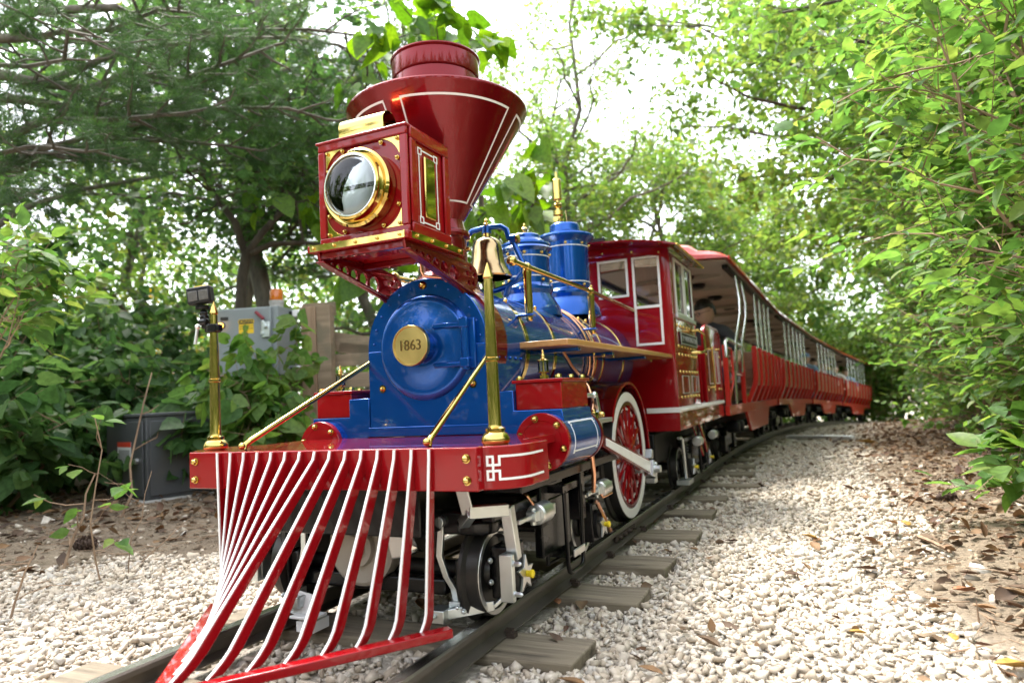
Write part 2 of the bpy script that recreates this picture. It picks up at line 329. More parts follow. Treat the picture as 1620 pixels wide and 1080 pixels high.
# ground sheet, finer near the track, out to the horizon
gx = np.unique(np.concatenate([np.linspace(-300, -12, 14), np.linspace(-12, -4, 18), np.linspace(-4, 4, 120), np.linspace(4, 12, 18), np.linspace(12, 300, 14)]))
gy = np.unique(np.concatenate([np.linspace(-300, -6, 14), np.linspace(-6, -1, 14), np.linspace(-1, 8, 120), np.linspace(8, 26, 40), np.linspace(26, 300, 16)]))
GX, GY = np.meshgrid(gx, gy); GZ = ground_z(GX, GY)
me = bpy.data.meshes.new('ground'); nx, ny = len(gx), len(gy)
fidx = [(j * nx + i, j * nx + i + 1, (j + 1) * nx + i + 1, (j + 1) * nx + i) for j in range(ny - 1) for i in range(nx - 1)]
me.from_pydata(list(zip(GX.ravel().tolist(), GY.ravel().tolist(), GZ.ravel().tolist())), [], fidx)
ca = me.attributes.new('gravel', 'FLOAT', 'POINT'); ca.data.foreach_set('value', gravel_mask(GX, GY).ravel().astype(np.float32))
def ground_mat():
    m = bpy.data.materials.new('ground_soil'); m.use_nodes = True; nt = m.node_tree; N, L = nt.nodes, nt.links; p = N['Principled BSDF']
    at = N.new('ShaderNodeAttribute'); at.attribute_name = 'gravel'; tc = N.new('ShaderNodeTexCoord')
    n1 = N.new('ShaderNodeTexNoise'); n1.inputs['Scale'].default_value = 2.2; n1.inputs['Detail'].default_value = 10; n1.inputs['Roughness'].default_value = .7
    n2 = N.new('ShaderNodeTexNoise'); n2.inputs['Scale'].default_value = 45; n2.inputs['Detail'].default_value = 8; n2.inputs['Roughness'].default_value = .75
    vo = N.new('ShaderNodeTexVoronoi'); vo.inputs['Scale'].default_value = 55; vo.inputs['Randomness'].default_value = 1
    for q in (n1, n2, vo): L.new(tc.outputs['Object'], q.inputs['Vector'])
    def ramp(src, a, b, pa=.3, pb=.7):
        r = N.new('ShaderNodeValToRGB'); r.color_ramp.elements[0].color = a + (1,); r.color_ramp.elements[1].color = b + (1,); r.color_ramp.elements[0].position = pa; r.color_ramp.elements[1].position = pb; L.new(src, r.inputs[0]); return r.outputs[0]
    soil = ramp(n2.outputs['Fac'], (.075, .052, .033), (.29, .215, .14), .3, .72)
    soil2 = ramp(n1.outputs['Fac'], (.10, .07, .045), (.33, .265, .185), .35, .65)
    mA = N.new('ShaderNodeMix'); mA.data_type = 'RGBA'; mA.inputs[0].default_value = .5; L.new(soil, mA.inputs[6]); L.new(soil2, mA.inputs[7])
    grit = ramp(vo.outputs['Color'], (.38, .33, .265), (.54, .485, .405), .1, .9)
    mB = N.new('ShaderNodeMix'); mB.data_type = 'RGBA'; L.new(at.outputs['Fac'], mB.inputs[0]); L.new(mA.outputs[2], mB.inputs[6]); L.new(grit, mB.inputs[7])
    L.new(mB.outputs[2], p.inputs['Base Color']); p.inputs['Roughness'].default_value = .95
    ad = N.new('ShaderNodeMath'); ad.operation = 'SUBTRACT'; L.new(n2.outputs['Fac'], ad.inputs[0]); L.new(vo.outputs['Distance'], ad.inputs[1])
    bp = N.new('ShaderNodeBump'); bp.inputs['Strength'].default_value = .9; bp.inputs['Distance'].default_value = .015; L.new(ad.outputs[0], bp.inputs['Height']); L.new(bp.outputs[0], p.inputs['Normal'])
    return m
ground = link('ground', me, ground_mat(), smooth=180); tag(ground, kind='structure')

# rails
RY = np.concatenate([np.linspace(-7, 4.5, 12), np.linspace(5, 34, 40)])
def rail(side, label):
    prof = [(-.021, -.004), (-.017, 0), (.017, 0), (.021, -.004), (.021, -.016), (.006, -.022), (.006, -.048), (.036, -.056), (.036, -RAIL_H), (-.036, -RAIL_H), (-.036, -.056), (-.006, -.048), (-.006, -.022), (-.021, -.016)]
    secs = []
    for y in RY:
        c = xc(y); sl = .0136 * max(0, y - 4.5); z = float(gz(y)); n = V(1, -sl, 0).normalized()
        secs.append([V(c, y, z) + n * (side * .326 + a) + V(0, 0, b) for a, b in prof])
    o = MB().sweep(secs).build('rail', M['rail'], smooth=30)
    secs = []
    for y in RY:
        c = xc(y); sl = .0136 * max(0, y - 4.5); z = float(gz(y)); n = V(1, -sl, 0).normalized(); secs.append([V(c, y, z) + n * (side * .326 + a) + V(0, 0, b) for a, b in ((-.012, .0004), (.016, .0004), (.016, -.002), (-.012, -.002))])
    MB().sweep(secs).build('running_surface', M['railtop'], o); tag(o, label, 'rail', 'rails of the track')
rail(1, 'dark steel rail on the right, running past the sleeper ends along the gravel path')
rail(-1, 'dark steel rail on the left, seen between the bars of the pilot')
# sleepers
rng = np.random.default_rng(5)
ty = [-1.72, -1.25, -.74, -.235, .285, .80, 1.215, 1.74, 2.33, 2.84, 3.39, 3.98, 4.50]
while ty[-1] < 22: ty.append(ty[-1] + .5 + .06 * rng.random())
tre = {4: .585, 5: .615, 6: .61, 7: .63, 8: .60, 9: .60, 10: .735, 11: .65, 12: .60}
words = {3: 'weathered sleeper under the tip of the pilot bars, mostly buried in gravel', 4: 'grey split sleeper nearest the viewer, its end out of the gravel beside the front wheel', 5: 'weathered sleeper, second from the viewer on the right of the track',
         6: 'weathered sleeper, third from the viewer, beside the black footstep', 7: 'weathered sleeper, fourth from the viewer, just before the spoked driving wheel', 8: 'weathered sleeper, fifth from the viewer, beside the spoked driving wheel',
         9: 'weathered sleeper, sixth from the viewer, just short of the longest sleeper', 10: 'longest dark sleeper, seventh from the viewer, sticking out into the path', 11: 'weathered sleeper, eighth from the viewer, just beyond the longest one', 12: 'weathered sleeper, ninth from the viewer, below the red cab end'}
for i, y in enumerate(ty):
    x1 = tre.get(i, .50 + .05 * rng.random()); x0 = -.6 - .04 * rng.random(); w = .155 + .03 * rng.random(); c = xc(y); z = float(gz(y)) - RAIL_H - .0015
    me_b = bmesh.new(); n = 10
    secs = []
    for k in range(n + 1):
        x = x0 + (x1 - x0) * k / n; j = lambda a: (rng.random() - .5) * a
        secs.append([V(x + (j(.03) if k in (0, n) else 0), -w / 2 + j(.012), -.11), V(x + (j(.03) if k in (0, n) else 0), w / 2 + j(.012), -.11), V(x + (j(.02) if k in (0, n) else 0), w / 2 + j(.012), -.0045 + j(.007)), V(x + (j(.02) if k in (0, n) else 0), -w / 2 + j(.012), -.0045 + j(.007))])
    o = MB().sweep(secs).build('wooden_sleeper', M['tie'], bevel=.006, smooth=0); o.location = (c, y, z); o.rotation_euler = (0, (rng.random() - .5) * .012, -.0136 * max(0, y - 4.5) + (rng.random() - .5) * .03)
    if i in words: lb = words[i]
    elif i < 4: lb = 'old sleeper under the rails ahead of the engine, before the nearest visible one'
    else: lb = 'old sleeper in the shade beneath the coaches, far along the track'
    tag(o, lb, 'sleeper', 'wooden sleepers of the track')
    me_b.free()

# spikes and a joint bar at the visible sleepers
sp_me = None
rails_ = [o for o in SC.objects if o.name.startswith('rail') and o.parent is None]
for i, y in enumerate(ty[:14]):
    for rr_ in rails_:
        sd_ = 1 if rr_.name == 'rail' else -1
        for q_ in (-1, 1):
            if sp_me is None:
                o = MB().b(-.012, .012, -.011, .011, -.003, .010).b(-.018, .004, -.008, .008, .0101, .018).build('spike', M['rust'], rr_, bevel=.003); sp_me = o.data
            else: o = bpy.data.objects.new('spike', sp_me); COL.objects.link(o); o.parent = rr_
            o.location = (sd_ * .326 + q_ * .047, y + .03 * q_, -RAIL_H + .002); o.rotation_euler = (0, 0, 0 if q_ > 0 else PI)
jb = MB().b(.3325, .346, 1.42, 1.72, -.045, -.020).build('joint_bar', M['rust'], rails_[0], bevel=.003)
bolts('joint_bolt', jb, M['rust'], [((.346, 1.46 + .075 * k, -.032), (1, 0, 0)) for k in range(4)], .009, .016)
# ---- gravel stones
ICO = None
def ico():
    bm = bmesh.new(); bmesh.ops.create_icosphere(bm, subdivisions=1, radius=1); v = np.array([p.co[:] for p in bm.verts]); f = np.array([[q.index for q in fc.verts] for fc in bm.faces]); bm.free(); return v, f
def cubev():
    v = np.array([(x, y, z) for z in (-.8, .8) for x, y in ((-.8, -.8), (.8, -.8), (.8, .8), (-.8, .8))], float)
    f = np.array([(0, 1, 5), (0, 5, 4), (1, 2, 6), (1, 6, 5), (2, 3, 7), (2, 7, 6), (3, 0, 4), (3, 4, 7), (4, 5, 6), (4, 6, 7), (0, 2, 1), (0, 3, 2)]); return v, f
def rot_rand(rng, n):
    q = rng.normal(size=(n, 4)); q /= np.linalg.norm(q, axis=1)[:, None]; w, x, y, z = q.T
    return np.stack([np.stack([1 - 2 * (y * y + z * z), 2 * (x * y - z * w), 2 * (x * z + y * w)], -1), np.stack([2 * (x * y + z * w), 1 - 2 * (x * x + z * z), 2 * (y * z - x * w)], -1), np.stack([2 * (x * z - y * w), 2 * (y * z + x * w), 1 - 2 * (x * x + y * y)], -1)], 1)
def mesh_np(name, v, f):
    me = bpy.data.meshes.new(name); n, k = f.shape
    me.vertices.add(len(v)); me.vertices.foreach_set('co', v.astype(np.float32).ravel()); me.loops.add(n * k); me.loops.foreach_set('vertex_index', f.astype(np.int32).ravel())
    me.polygons.add(n); me.polygons.foreach_set('loop_start', np.arange(0, n * k, k, dtype=np.int32)); me.update(calc_edges=True); me.validate(); return me
def stones(rng, P, S, tmpl):
    tv, tf = tmpl; n = len(P); k = len(tv)
    J = tv[None] * (1 + rng.normal(0, .30, (n, k, 1))) * S[:, None, None] * (np.array([1, .84, .52]) * (1 + .2 * rng.normal(size=(n, 1, 3))))
    Rm = rot_rand(rng, n); tilt = np.einsum('nij,nkj->nki', Rm, J); tilt[..., 2] *= .8
    v = (tilt + P[:, None, :]).reshape(-1, 3); f = (tf[None] + (np.arange(n) * k)[:, None, None]).reshape(-1, 3); return v, f
def scatter(rng, n, x0, x1, y0, y1, fn):
    x = rng.uniform(x0, x1, n); y = rng.uniform(y0, y1, n); keep = rng.random(n) < fn(x, y); return x[keep], y[keep]
rng = np.random.default_rng(11)
def clear_of_rail(x, y):
    u = np.abs(x - xcv(y)); return ((u < .278) | (u > .372)).astype(float)
def on_sleeper(x, y):
    u = x - xcv(y); m = np.zeros_like(x, bool)
    for i, t in enumerate(ty): m |= (np.abs(y - t) < .085) & (u > -.64) & (u < tre.get(i, .62) + .01)
    return m
def dens_right(x, y): return gravel_mask(x, y) * clear_of_rail(x, y) * (1 - .93 * bed_mask(x, y)) * np.where(on_sleeper(x, y), .17, 1.0)
VS, FS, off = [], [], 0
def add_st(x, y, s, tm, lift=0.0):
    global off
    z = ground_z(x, y) + lift + rng.uniform(-.35, .55, len(x)) * s
    v, f = stones(rng, np.stack([x, y, z], 1), s, tm); VS.append(v); FS.append(f + off); off += len(v)
I_, C_ = ico(), cubev()
x, y = scatter(rng, 27000, -2.6, 2.0, -.5, 2.4, dens_right); add_st(x, y, np.clip(rng.lognormal(math.log(.0112), .30, len(x)), .006, .019), C_, .004)
x, y = scatter(rng, 34000, -2.6, 2.0, -.5, 2.4, dens_right); add_st(x, y, rng.lognormal(math.log(.0075), .30, len(x)), C_, .004)
x, y = scatter(rng, 30000, -2.0, 2.0, 2.4, 7, lambda x, y: dens_right(x, y) * (1 - .35 * sstep(4, 7, y))); add_st(x, y, rng.lognormal(math.log(.0125), .28, len(x)), C_, .004)
x, y = scatter(rng, 12000, -1.5, 3.6, 7, 20, lambda x, y: dens_right(x, y) * .75); add_st(x, y, rng.lognormal(math.log(.017), .25, len(x)), C_)
# scattered stones in the dirt either side and in the four-foot
x, y = scatter(rng, 5200, -3.2, 2.4, -.5, 5, lambda x, y: (1 - gravel_mask(x, y)) * .35); add_st(x, y, rng.lognormal(math.log(.011), .4, len(x)), C_)
x, y = scatter(rng, 1500, -.3, .3, .0, 3, lambda x, y: bed_mask(x, y) * .3); add_st(x, y, rng.lognormal(math.log(.010), .4, len(x)), C_)
VS2, FS2, off2 = [], [], 0
for bx_ in ((-4.2, -1.2, -.4, 3.6, 5200), (1.2, 2.8, .2, 6, 4200)):
    x, y = scatter(rng, bx_[4], bx_[0], bx_[1], bx_[2], bx_[3], lambda x, y: (1 - gravel_mask(x, y)))
    sz = np.clip(rng.lognormal(math.log(.0075), .5, len(x)), .003, .024); v, f = stones(rng, np.stack([x, y, ground_z(x, y) + sz * .1], 1), sz, C_); VS2.append(v); FS2.append(f + off2); off2 += len(v)
cl_ = link('soil_clods', mesh_np('soil_clods', np.concatenate(VS2), np.concatenate(FS2)), M['clod'], smooth=0); tag(cl_, 'crumbs and clods of brown soil on the dirt either side of the gravel', 'soil', kind='stuff')
g = link('gravel', mesh_np('gravel', np.concatenate(VS), np.concatenate(FS)), M['stone'], smooth=0); tag(g, 'pale crushed limestone gravel covering the path and the track bed', 'gravel', kind='stuff')
# ================================================================== LOCOMOTIVE
loco = empty('steam_locomotive', (0, 0, 0), label='red and blue miniature steam locomotive with flared smokestack, brass trim and striped pilot bars', cat='locomotive')
BZ = .7542                     # boiler axis height
def plate2d(name, outer, holes, th, mw, m, parent, bev=.0008, label=None):
    """flat plate with real holes; outline in its own xy plane, thickness th along its z"""
    cu = bpy.data.curves.new(name, 'CURVE'); cu.dimensions = '2D'; cu.fill_mode = 'BOTH'; cu.extrude = th / 2 - bev; cu.bevel_depth = bev; cu.bevel_resolution = 1
    for pts in [outer] + list(holes):
        sp = cu.splines.new('POLY'); sp.points.add(len(pts) - 1); sp.use_cyclic_u = True
        for i, (a, b) in enumerate(pts): sp.points[i].co = (a, b, 0, 1)
    t = bpy.data.objects.new('tmp', cu); COL.objects.link(t); dg = bpy.context.evaluated_depsgraph_get(); me = bpy.data.meshes.new_from_object(t.evaluated_get(dg)); me.name = name
    bpy.data.objects.remove(t); bpy.data.curves.remove(cu); me.materials.clear()
    bm = bmesh.new(); bm.from_mesh(me); bmesh.ops.remove_doubles(bm, verts=bm.verts, dist=1e-5); bm.to_mesh(me); bm.free()
    o = link(name, me, m, parent, smooth=35); o.matrix_local = mw
    if label: o['label'] = label
    return o
def circ(c, r, n=20): return [(c[0] + r * math.cos(2 * PI * k / n), c[1] + r * math.sin(2 * PI * k / n)) for k in range(n)]
def rect(a0, a1, b0, b1): return [(a0, b0), (a1, b0), (a1, b1), (a0, b1)]
MYZ = lambda x: Matrix(((0, 0, 1, x), (1, 0, 0, 0), (0, 1, 0, 0), (0, 0, 0, 1)))      # (a, b) -> (y, z) at this x
MXZ = lambda y: Matrix(((1, 0, 0, 0), (0, 0, -1, y), (0, 1, 0, 0), (0, 0, 0, 1)))     # (a, b) -> (x, z) at this y

# ---- front beam
beam = []
for k in range(9): t = -PI / 2 + PI / 2 * k / 8; beam.append((.44 + .1 * math.cos(t), .13 + .1 * math.sin(t)))
plan = [(-a, b) for a, b in reversed(beam)] + beam + [(.54, .23), (.46, .26), (-.46, .26), (-.54, .23)]
fb = MB().prism(plan, lambda a, b, t: (a, b, t), .3665, .4665).build('front_beam', M['red'], loco, bevel=.003)
MB().b(-.457, .457, 0, .033, .367, .4675).build('front_plate', M['red'], fb, bevel=.003)
bolts('bolt', fb, M['brass'], [((sx * .4303, 0, z), (0, -1, 0)) for sx in (-1, 1) for z in (.442, .392)], .0085, .014)
def beam_pt(s, z, off=0.0):
    r = .1 + off
    if s < .157: t = -PI / 2 + s / .1; return (.44 + r * math.cos(t), .13 + r * math.sin(t), z)
    return (.44 + r, .13 + (s - .157), z)
def stroke(mb, s0, s1, z0, z1, sx):
    n = max(2, int((s1 - s0) / .008)); vs = []
    for k in range(n + 1):
        s = s0 + (s1 - s0) * k / n
        for off in (-.002, .0012):
            for z in (z0, z1): p = beam_pt(s, z, off); vs.append((p[0] * sx, p[1], p[2]))
    fs = [(0, 1, 3, 2)]
    for k in range(n):
        a = 4 * k; b = a + 4; fs += [(a, b, b + 1, a + 1), (a + 2, a + 3, b + 3, b + 2), (a, a + 2, b + 2, b), (a + 1, b + 1, b + 3, a + 3)]
    a = 4 * n; fs.append((a, a + 2, a + 3, a + 1)); mb.add(vs, fs)
for sx in (-1, 1):
    e = MB(); w = .0052
    for zc, dz in ((.4165, 1), (.4165, -1)):
        f = lambda za, zb: (min(zc + dz * za, zc + dz * zb), max(zc + dz * za, zc + dz * zb))
        stroke(e, .052, .22, *f(.0235, .0235 + w), sx)            # long line
        stroke(e, .052, .052 + w, *f(.0095, .0235), sx)            # down stroke
        stroke(e, .034, .052 + w, *f(.0042, .0095), sx)
        stroke(e, .024, .042, *f(.0235, .0235 + w), sx); stroke(e, .024, .024 + w, *f(.0095, .0235), sx); stroke(e, .024, .0335, *f(.0042, .0095), sx); stroke(e, .037, .037 + w, *f(.0096, .0235), sx)
    stroke(e, .037, .037 + w, .4124, .4206, sx)
    e.build('scroll_emblem', M['pin'], fb, smooth=30)
deck = MB().b(-.455, .455, .262, .56, .44, .4655).build('deck', M['red'], loco, bevel=.002)

# ---- pilot of fifteen blades
pil = empty('pilot', (0, 0, 0), loco)
for k in range(15):
    s = (k - 7) / 7; xt, xb = .337 * s, .316 * s; yb = -.045 - .406 * (1 - abs(s)); path = []
    for t in (0, .05, .09, .14, .22, .35, .5, .65, .78, .86, .91, .95, .98, 1.0):
        z = .4655 + (.056 - .4655) * t; q = max(0, t - .035) / .965; fl = 0 if t < .90 else .024 * ((t - .90) / .10) ** 2
        yv = -.012 + (yb + .012 + .024) * q - fl; path.append(V(xt + (xb - xt) * q, yv, z))
    secs = []; strip = []
    for i, p in enumerate(path):
        dp = max(.012, min(.036, -p.y + .012)); h = .0043; inw = -.0022 * s
        secs.append([p + V(-h, .003, 0), p + V(h, .003, 0), p + V(h + inw, dp, -.004), p + V(-h + inw, dp, -.004)])
        w = .0027; strip.append([p + V(-w, -.0008, .0004), p + V(w, -.0008, .0004), p + V(w, .0032, 0), p + V(-w, .0032, 0)])
    MB().sweep(secs).build('bar', M['red'], pil, bevel=.0015, smooth=50)
    MB().sweep(strip).build('bar_stripe', M['pin'], pil, smooth=50)
for sx in (-1, 1):
    a, b = V(-sx * .004, -.478, .044), V(sx * .367, .005, .050); n = (b - a).cross(V(0, 0, 1)).normalized()
    MB().bar(a, b, .032, .020).build('bottom_rail', M['red'], pil, bevel=.003)

# ---- brass posts and braces on the beam
PR = [(.030, .4658), (.035, .473), (.035, .481), (.030, .491), (.022, .497), (.0245, .4995), (.0245, .505), (.0172, .509), (.0158, .515), (.0146, .665), (.0178, .667), (.0178, .674), (.0146, .676), (.0108, .868), (.0130, .870), (.0130, .874), (.001, .908)]
for sx in (-1, 1):
    MB().lathe(PR, (sx * .4595, .0966, 0), seg=28).build('flag_post', M['brass'], loco, smooth=35)
    f0 = V(sx * .30, .05, .467); u0 = V(sx * .222, .60, .742)
    br = MB().tube([f0 + V(0, .0, .002), f0 + V(0, .004, .014), f0 + V(-sx * .002, .02, .024), u0 + V(0, -.02, -.008), u0, u0 + V(-sx * .004, -.006, .022), u0 + V(-sx * .03, .0, .03)], .0085, 12)
    br.ball(f0 + V(0, -.008, .012), .010).ball(u0 + V(.0, -.004, .034), .009); br.build('brace', M['brass'], loco, smooth=60)

# ---- smokebox
sb = MB(); sb.lathe([(.2272, 0), (.2272, .30)], (0, .5468, BZ), (0, 1, 0), 72).build('smokebox', M['blue'], loco, bevel=.003)
ringm = MB().lathe([(.172, .014), (.172, .0), (.2265, -.006), (.2285, -.003), (.2285, .012)], (0, .5468, BZ), (0, 1, 0), 72).build('smokebox_ring', M['blue'], loco, smooth=30)
rv = MB()
for k in range(26):
    t = 2 * PI * (k + .5) / 26; rv.ball((.205 * math.cos(t), .543, BZ + .205 * math.sin(t)), .0042, 8)
for k in range(9): rv.ball((-.205 + .41 * k / 8, .536, .486), .0042, 8)
rv.build('rivet', M['blue'], ringm, kind='stuff')
for x, z in ((.0, .206), (-.172, -.128), (.172, -.128)): MB().lathe([(.014, 0), (.014, .004), (.010, .004)], (x, .542, BZ + z), (0, -1, 0), 14).bolt((x, .539, BZ + z), (0, -1, 0), .007, .012).build('brass_bolt', M['brass'], ringm)
door = MB().lathe([(.176, .016), (.176, -.004), (.172, -.012), (.164, -.018), (.154, -.021), (.147, -.020), (.100, -.030), (.05, -.034), (.001, -.034)], (0, .5468, BZ), (0, 1, 0), 72).build('smokebox_door', M['blue'], loco, smooth=40)
for dz in (.062, -.064):
    hg = MB(); prof = [(.035, .0), (.17, .0)]
    hg.bar((.055, .512, BZ + dz), (.165, .516, BZ + dz), .010, .017, (0, 0, 1)); hg.cyl((.055, .517, BZ + dz), (.055, .507, BZ + dz), .0085, seg=12)
    hg.b(.143, .176, .508, .535, BZ + dz - .012, BZ + dz + .020)
    hg.build('hinge_strap', M['blue'], door, bevel=.004, seg=3)
MB().cyl((.160, .522, BZ - .085), (.160, .522, BZ + .085), .0135, seg=18).b(.150, .192, .527, .545, BZ - .080, BZ + .082).build('hinge_post', M['blue'], door, bevel=.003)
MB().cyl((0, .515, BZ), (0, .462, BZ), .055, seg=36).build('boss', M['blue'], door, bevel=.003)
npl = MB().lathe([(.055, .468), (.0655, .464), (.0655, .449), (.0640, .4465), (.0600, .4465), (.0588, .4500), (.001, .4500)], (0, 0, BZ + .0017), (0, 1, 0), 56).build('number_plate', M['satin'], door, smooth=30, label='round brass plate with raised 1863')
text('lettering', '1863', .047, (-.0005, .4497, BZ + .0015), (PI / 2, 0, 0), mat('shaded_brass', (.16, .11, .045), .35, metal=1), npl, depth=.0022, sx=.93)  # same brass as the plate, darkened to stand in for the letters' shading
# saddle
sdl = MB(); sdl.b(-.2268, .2268, .538, .80, .4665, BZ).build('saddle', M['blue'], loco, bevel=.003)
MB().b(-.2285, .2285, .528, .5375, .4668, .4985).build('saddle_flange', M['blue'], loco, bevel=.002)
for sx in (-1, 1):
    pr = [(.2275, .47), (.2275, .597), (.311, .597), (.311, .535), (.468, .535), (.474, .50), (.474, .44), (.34, .42)]
    MB().prism(pr, lambda a, b, t: (sx * a, t, b), .535, .80).build('cylinder_saddle', M['blue'], loco, bevel=.002)

# ---- cylinders and valve chests
for sx in (-1, 1):
    cx_ = sx * .413; cz_ = .4401
    cyl = MB().lathe([(.0845, .518), (.0845, .815)], (cx_, 0, cz_), (0, 1, 0), 48).build('cylinder', M['blue'], loco, bevel=.002)
    MB().lathe([(.062, .5005), (.064, .499), (.084, .499), (.0862, .502), (.0862, .5175)], (cx_, 0, cz_), (0, 1, 0), 48).build('cylinder_cover', M['red'], cyl, smooth=30)
    MB().lathe([(.0862, .8155), (.0872, .818), (.0872, .832), (.06, .834)], (cx_, 0, cz_), (0, 1, 0), 48).build('rear_cover', M['candy'], cyl, smooth=30)
    bolts('bolt', cyl, M['brass'], [((cx_ + .071 * math.cos(t), .4995, cz_ + .071 * math.sin(t)), (0, -1, 0)) for t in [PI / 6 + PI / 3 * k + .25 for k in range(6)]], .0085, .014)
    def cs(a0, a1, y0, y1):       # pinstripe on the barrel
        mb = MB(); n = max(1, int(abs(a1 - a0) / .1)); vs = []; fs = []
        for k in range(n + 1):
            t = a0 + (a1 - a0) * k / n
            for r in (.0843, .0855):
                for y in (y0, y1): vs.append((cx_ + sx * r * math.cos(t), y, cz_ + r * math.sin(t)))
        for k in range(n): a = 4 * k; b = a + 4; fs += [(a, b, b + 1, a + 1), (a + 2, a + 3, b + 3, b + 2), (a, a + 2, b + 2, b), (a + 1, b + 1, b + 3, a + 3)]
        fs += [(0, 1, 3, 2), (4 * n, 4 * n + 2, 4 * n + 3, 4 * n + 1)]
        return vs, fs
    pn = MB(); A0, A1 = -.42, .72
    for a in ((A0, A0 + .055, .56, .775), (A1 - .055, A1, .56, .775), (A0, A1, .556, .5605), (A0, A1, .7745, .779)): pn.add(*cs(*a))
    for aa in (A0 + .03, A1 - .08):
        for yy in (.552, .772): pn.add(*cs(aa, aa + .05, yy, yy + .014)); pn.add(*cs(aa - .09, aa - .04, yy + .004, yy + .018))
    pn.build('pinstripe', M['pin'], cyl, smooth=30)
    ch = MB().b(sx * .313, sx * .464, .552, .795, .5355, .6175).build('valve_chest', M['red'], loco, bevel=.002)
    MB().b(sx * .304, sx * .472, .543, .804, .6178, .628).build('chest_lid', M['red'], ch, bevel=.002)
    for x, y in ((.322, .565), (.452, .565), (.452, .785), (.322, .785), (.452, .675)): MB().lathe([(.011, .628), (.011, .636), (.0085, .6405), (.003, .642)], (sx * x, y, 0), seg=8).build('nut', M['brass'], ch, smooth=30)
    nb = MB().lathe([(.010, 0), (.010, .008), (.004, .010)], (sx * .3135, .575, .575), (-sx, 0, 0), 8)
    nb.build('nut', M['brass'], ch, smooth=30)
    oc = MB().lathe([(.015, .628), (.015, .640), (.009, .642), (.009, .647), (.0185, .649), (.0185, .652), (.004, .652)], (sx * .392, .595, 0), seg=18)
    oc.lathe([(.004, .652), (.004, .688)], (sx * .392, .595, 0), seg=10)
    oc.lathe([(.0185, .684), (.0185, .687), (.008, .692), (.006, .697), (.008, .700), (.005, .706), (.003, .710), (.0045, .713), (.001, .722)], (sx * .392, .595, 0), seg=18)
    oc.build('oil_cup', M['brass'], ch, smooth=35)
    MB().lathe([(.0165, .652), (.0165, .684), (.0155, .684), (.0155, .652)], (sx * .392, .595, 0), seg=20, close=True).build('cup_glass', M['glass'], ch)
    # brass gland, crosshead and guide
    gl = MB().lathe([(.03, .834), (.03, .845), (.018, .848), (.018, .90)], (sx * .405, 0, .44), (0, 1, 0), 16)
    gl.b(sx * .425, sx * .470, .845, .885, .488, .512); gl.b(sx * .430, sx * .464, .848, .880, .43, .488); gl.cyl((sx * .45, .865, .40), (sx * .45, .865, .43), .017, seg=14).ball((sx * .455, .86, .395), .018)
    for q in (-.012, .012): gl.bolt((sx * .447 + q, .865, .512), (0, 0, 1), .007, .010)
    gl.build('crosshead', M['brass'], loco, bevel=.002)
    MB().b(sx * .42, sx * .455, .845, 1.10, .470, .485).b(sx * .43, sx * .452, .90, .98, .44, .47).build('guide_bar', M['alu'], loco, bevel=.002)
    vl = MB().tube([(sx * .43, .80, .570), (sx * .43, .93, .570), (sx * .433, .96, .57)], .008, 10); vl.ball((sx * .435, .955, .57), .013)
    vl.bar((sx * .440, .955, .572), (sx * .444, .975, .498), .012, .016); vl.tube([(sx * .425, .80, .503), (sx * .43, .97, .503)], .008, 10)
    vl.build('valve_rod', M['zinc'], loco, bevel=.001)
    MB().bolt((sx * .447, .972, .50), (sx, 0, 0), .010, .018).build('pin_nut', M['brass'], loco)
    MB().tube([(sx * .30, 1.02, .742), (sx * .33, 1.03, .68), (sx * .40, 1.0, .60), (sx * .425, .97, .55), (sx * .43, .93, .49)], .0075, 10).tube([(sx * .442, .868, .40), (sx * .445, .87, .30), (sx * .43, .90, .24)], .008, 10).build('copper_pipe', M['copper'], loco, smooth=60)

# ---- boiler
blr = MB().lathe([(.2185, .845), (.2185, 2.37)], (0, 0, BZ), (0, 1, 0), 72).build('boiler', M['blue'], loco)
for y, w in ((.872, .030), (1.155, .024), (1.69, .024), (1.80, .024), (2.16, .024)):
    bd = MB().lathe([(.2188, y), (.2215, y + .001), (.2215, y + w - .001), (.2188, y + w)], (0, 0, BZ), (0, 1, 0), 72)
    bd.build('boiler_band', M['brass'], blr, smooth=30)
bb = MB()
for y in (.887, 1.167, 1.70, 1.81):
    for a in (52, 128): t = R_(a); bb.bolt((.2215 * math.cos(t), y, BZ + .2215 * math.sin(t)), (math.cos(t), 0, math.sin(t)), .007, .012)
bb.build('band_bolt', M['brass'], blr, kind='stuff')
rb = MB()
for k in range(6): rb.ball((.2285, .575 + .045 * k, BZ - .045), .0052, 8)
rb.build('rivet', M['blue'], blr, kind='stuff')
cp = MB()
for y in (1.50, 1.56):
    cp.tube([(.0 + .232 * math.cos(R_(a)), y + .0006 * (90 - a), BZ + .232 * math.sin(R_(a))) for a in range(80, -30, -8)], .0065, 10)
cp.build('copper_pipe', M['copper'], blr, smooth=60)
# lower firebox and frame, dark
MB().b(-.20, .20, .80, 2.372, .30, .60).build('firebox_sheet', M['candy'], loco, bevel=.004)
MB().b(-.235, .235, .10, 2.5, .235, .362).build('main_frame', M['black'], loco, bevel=.004)

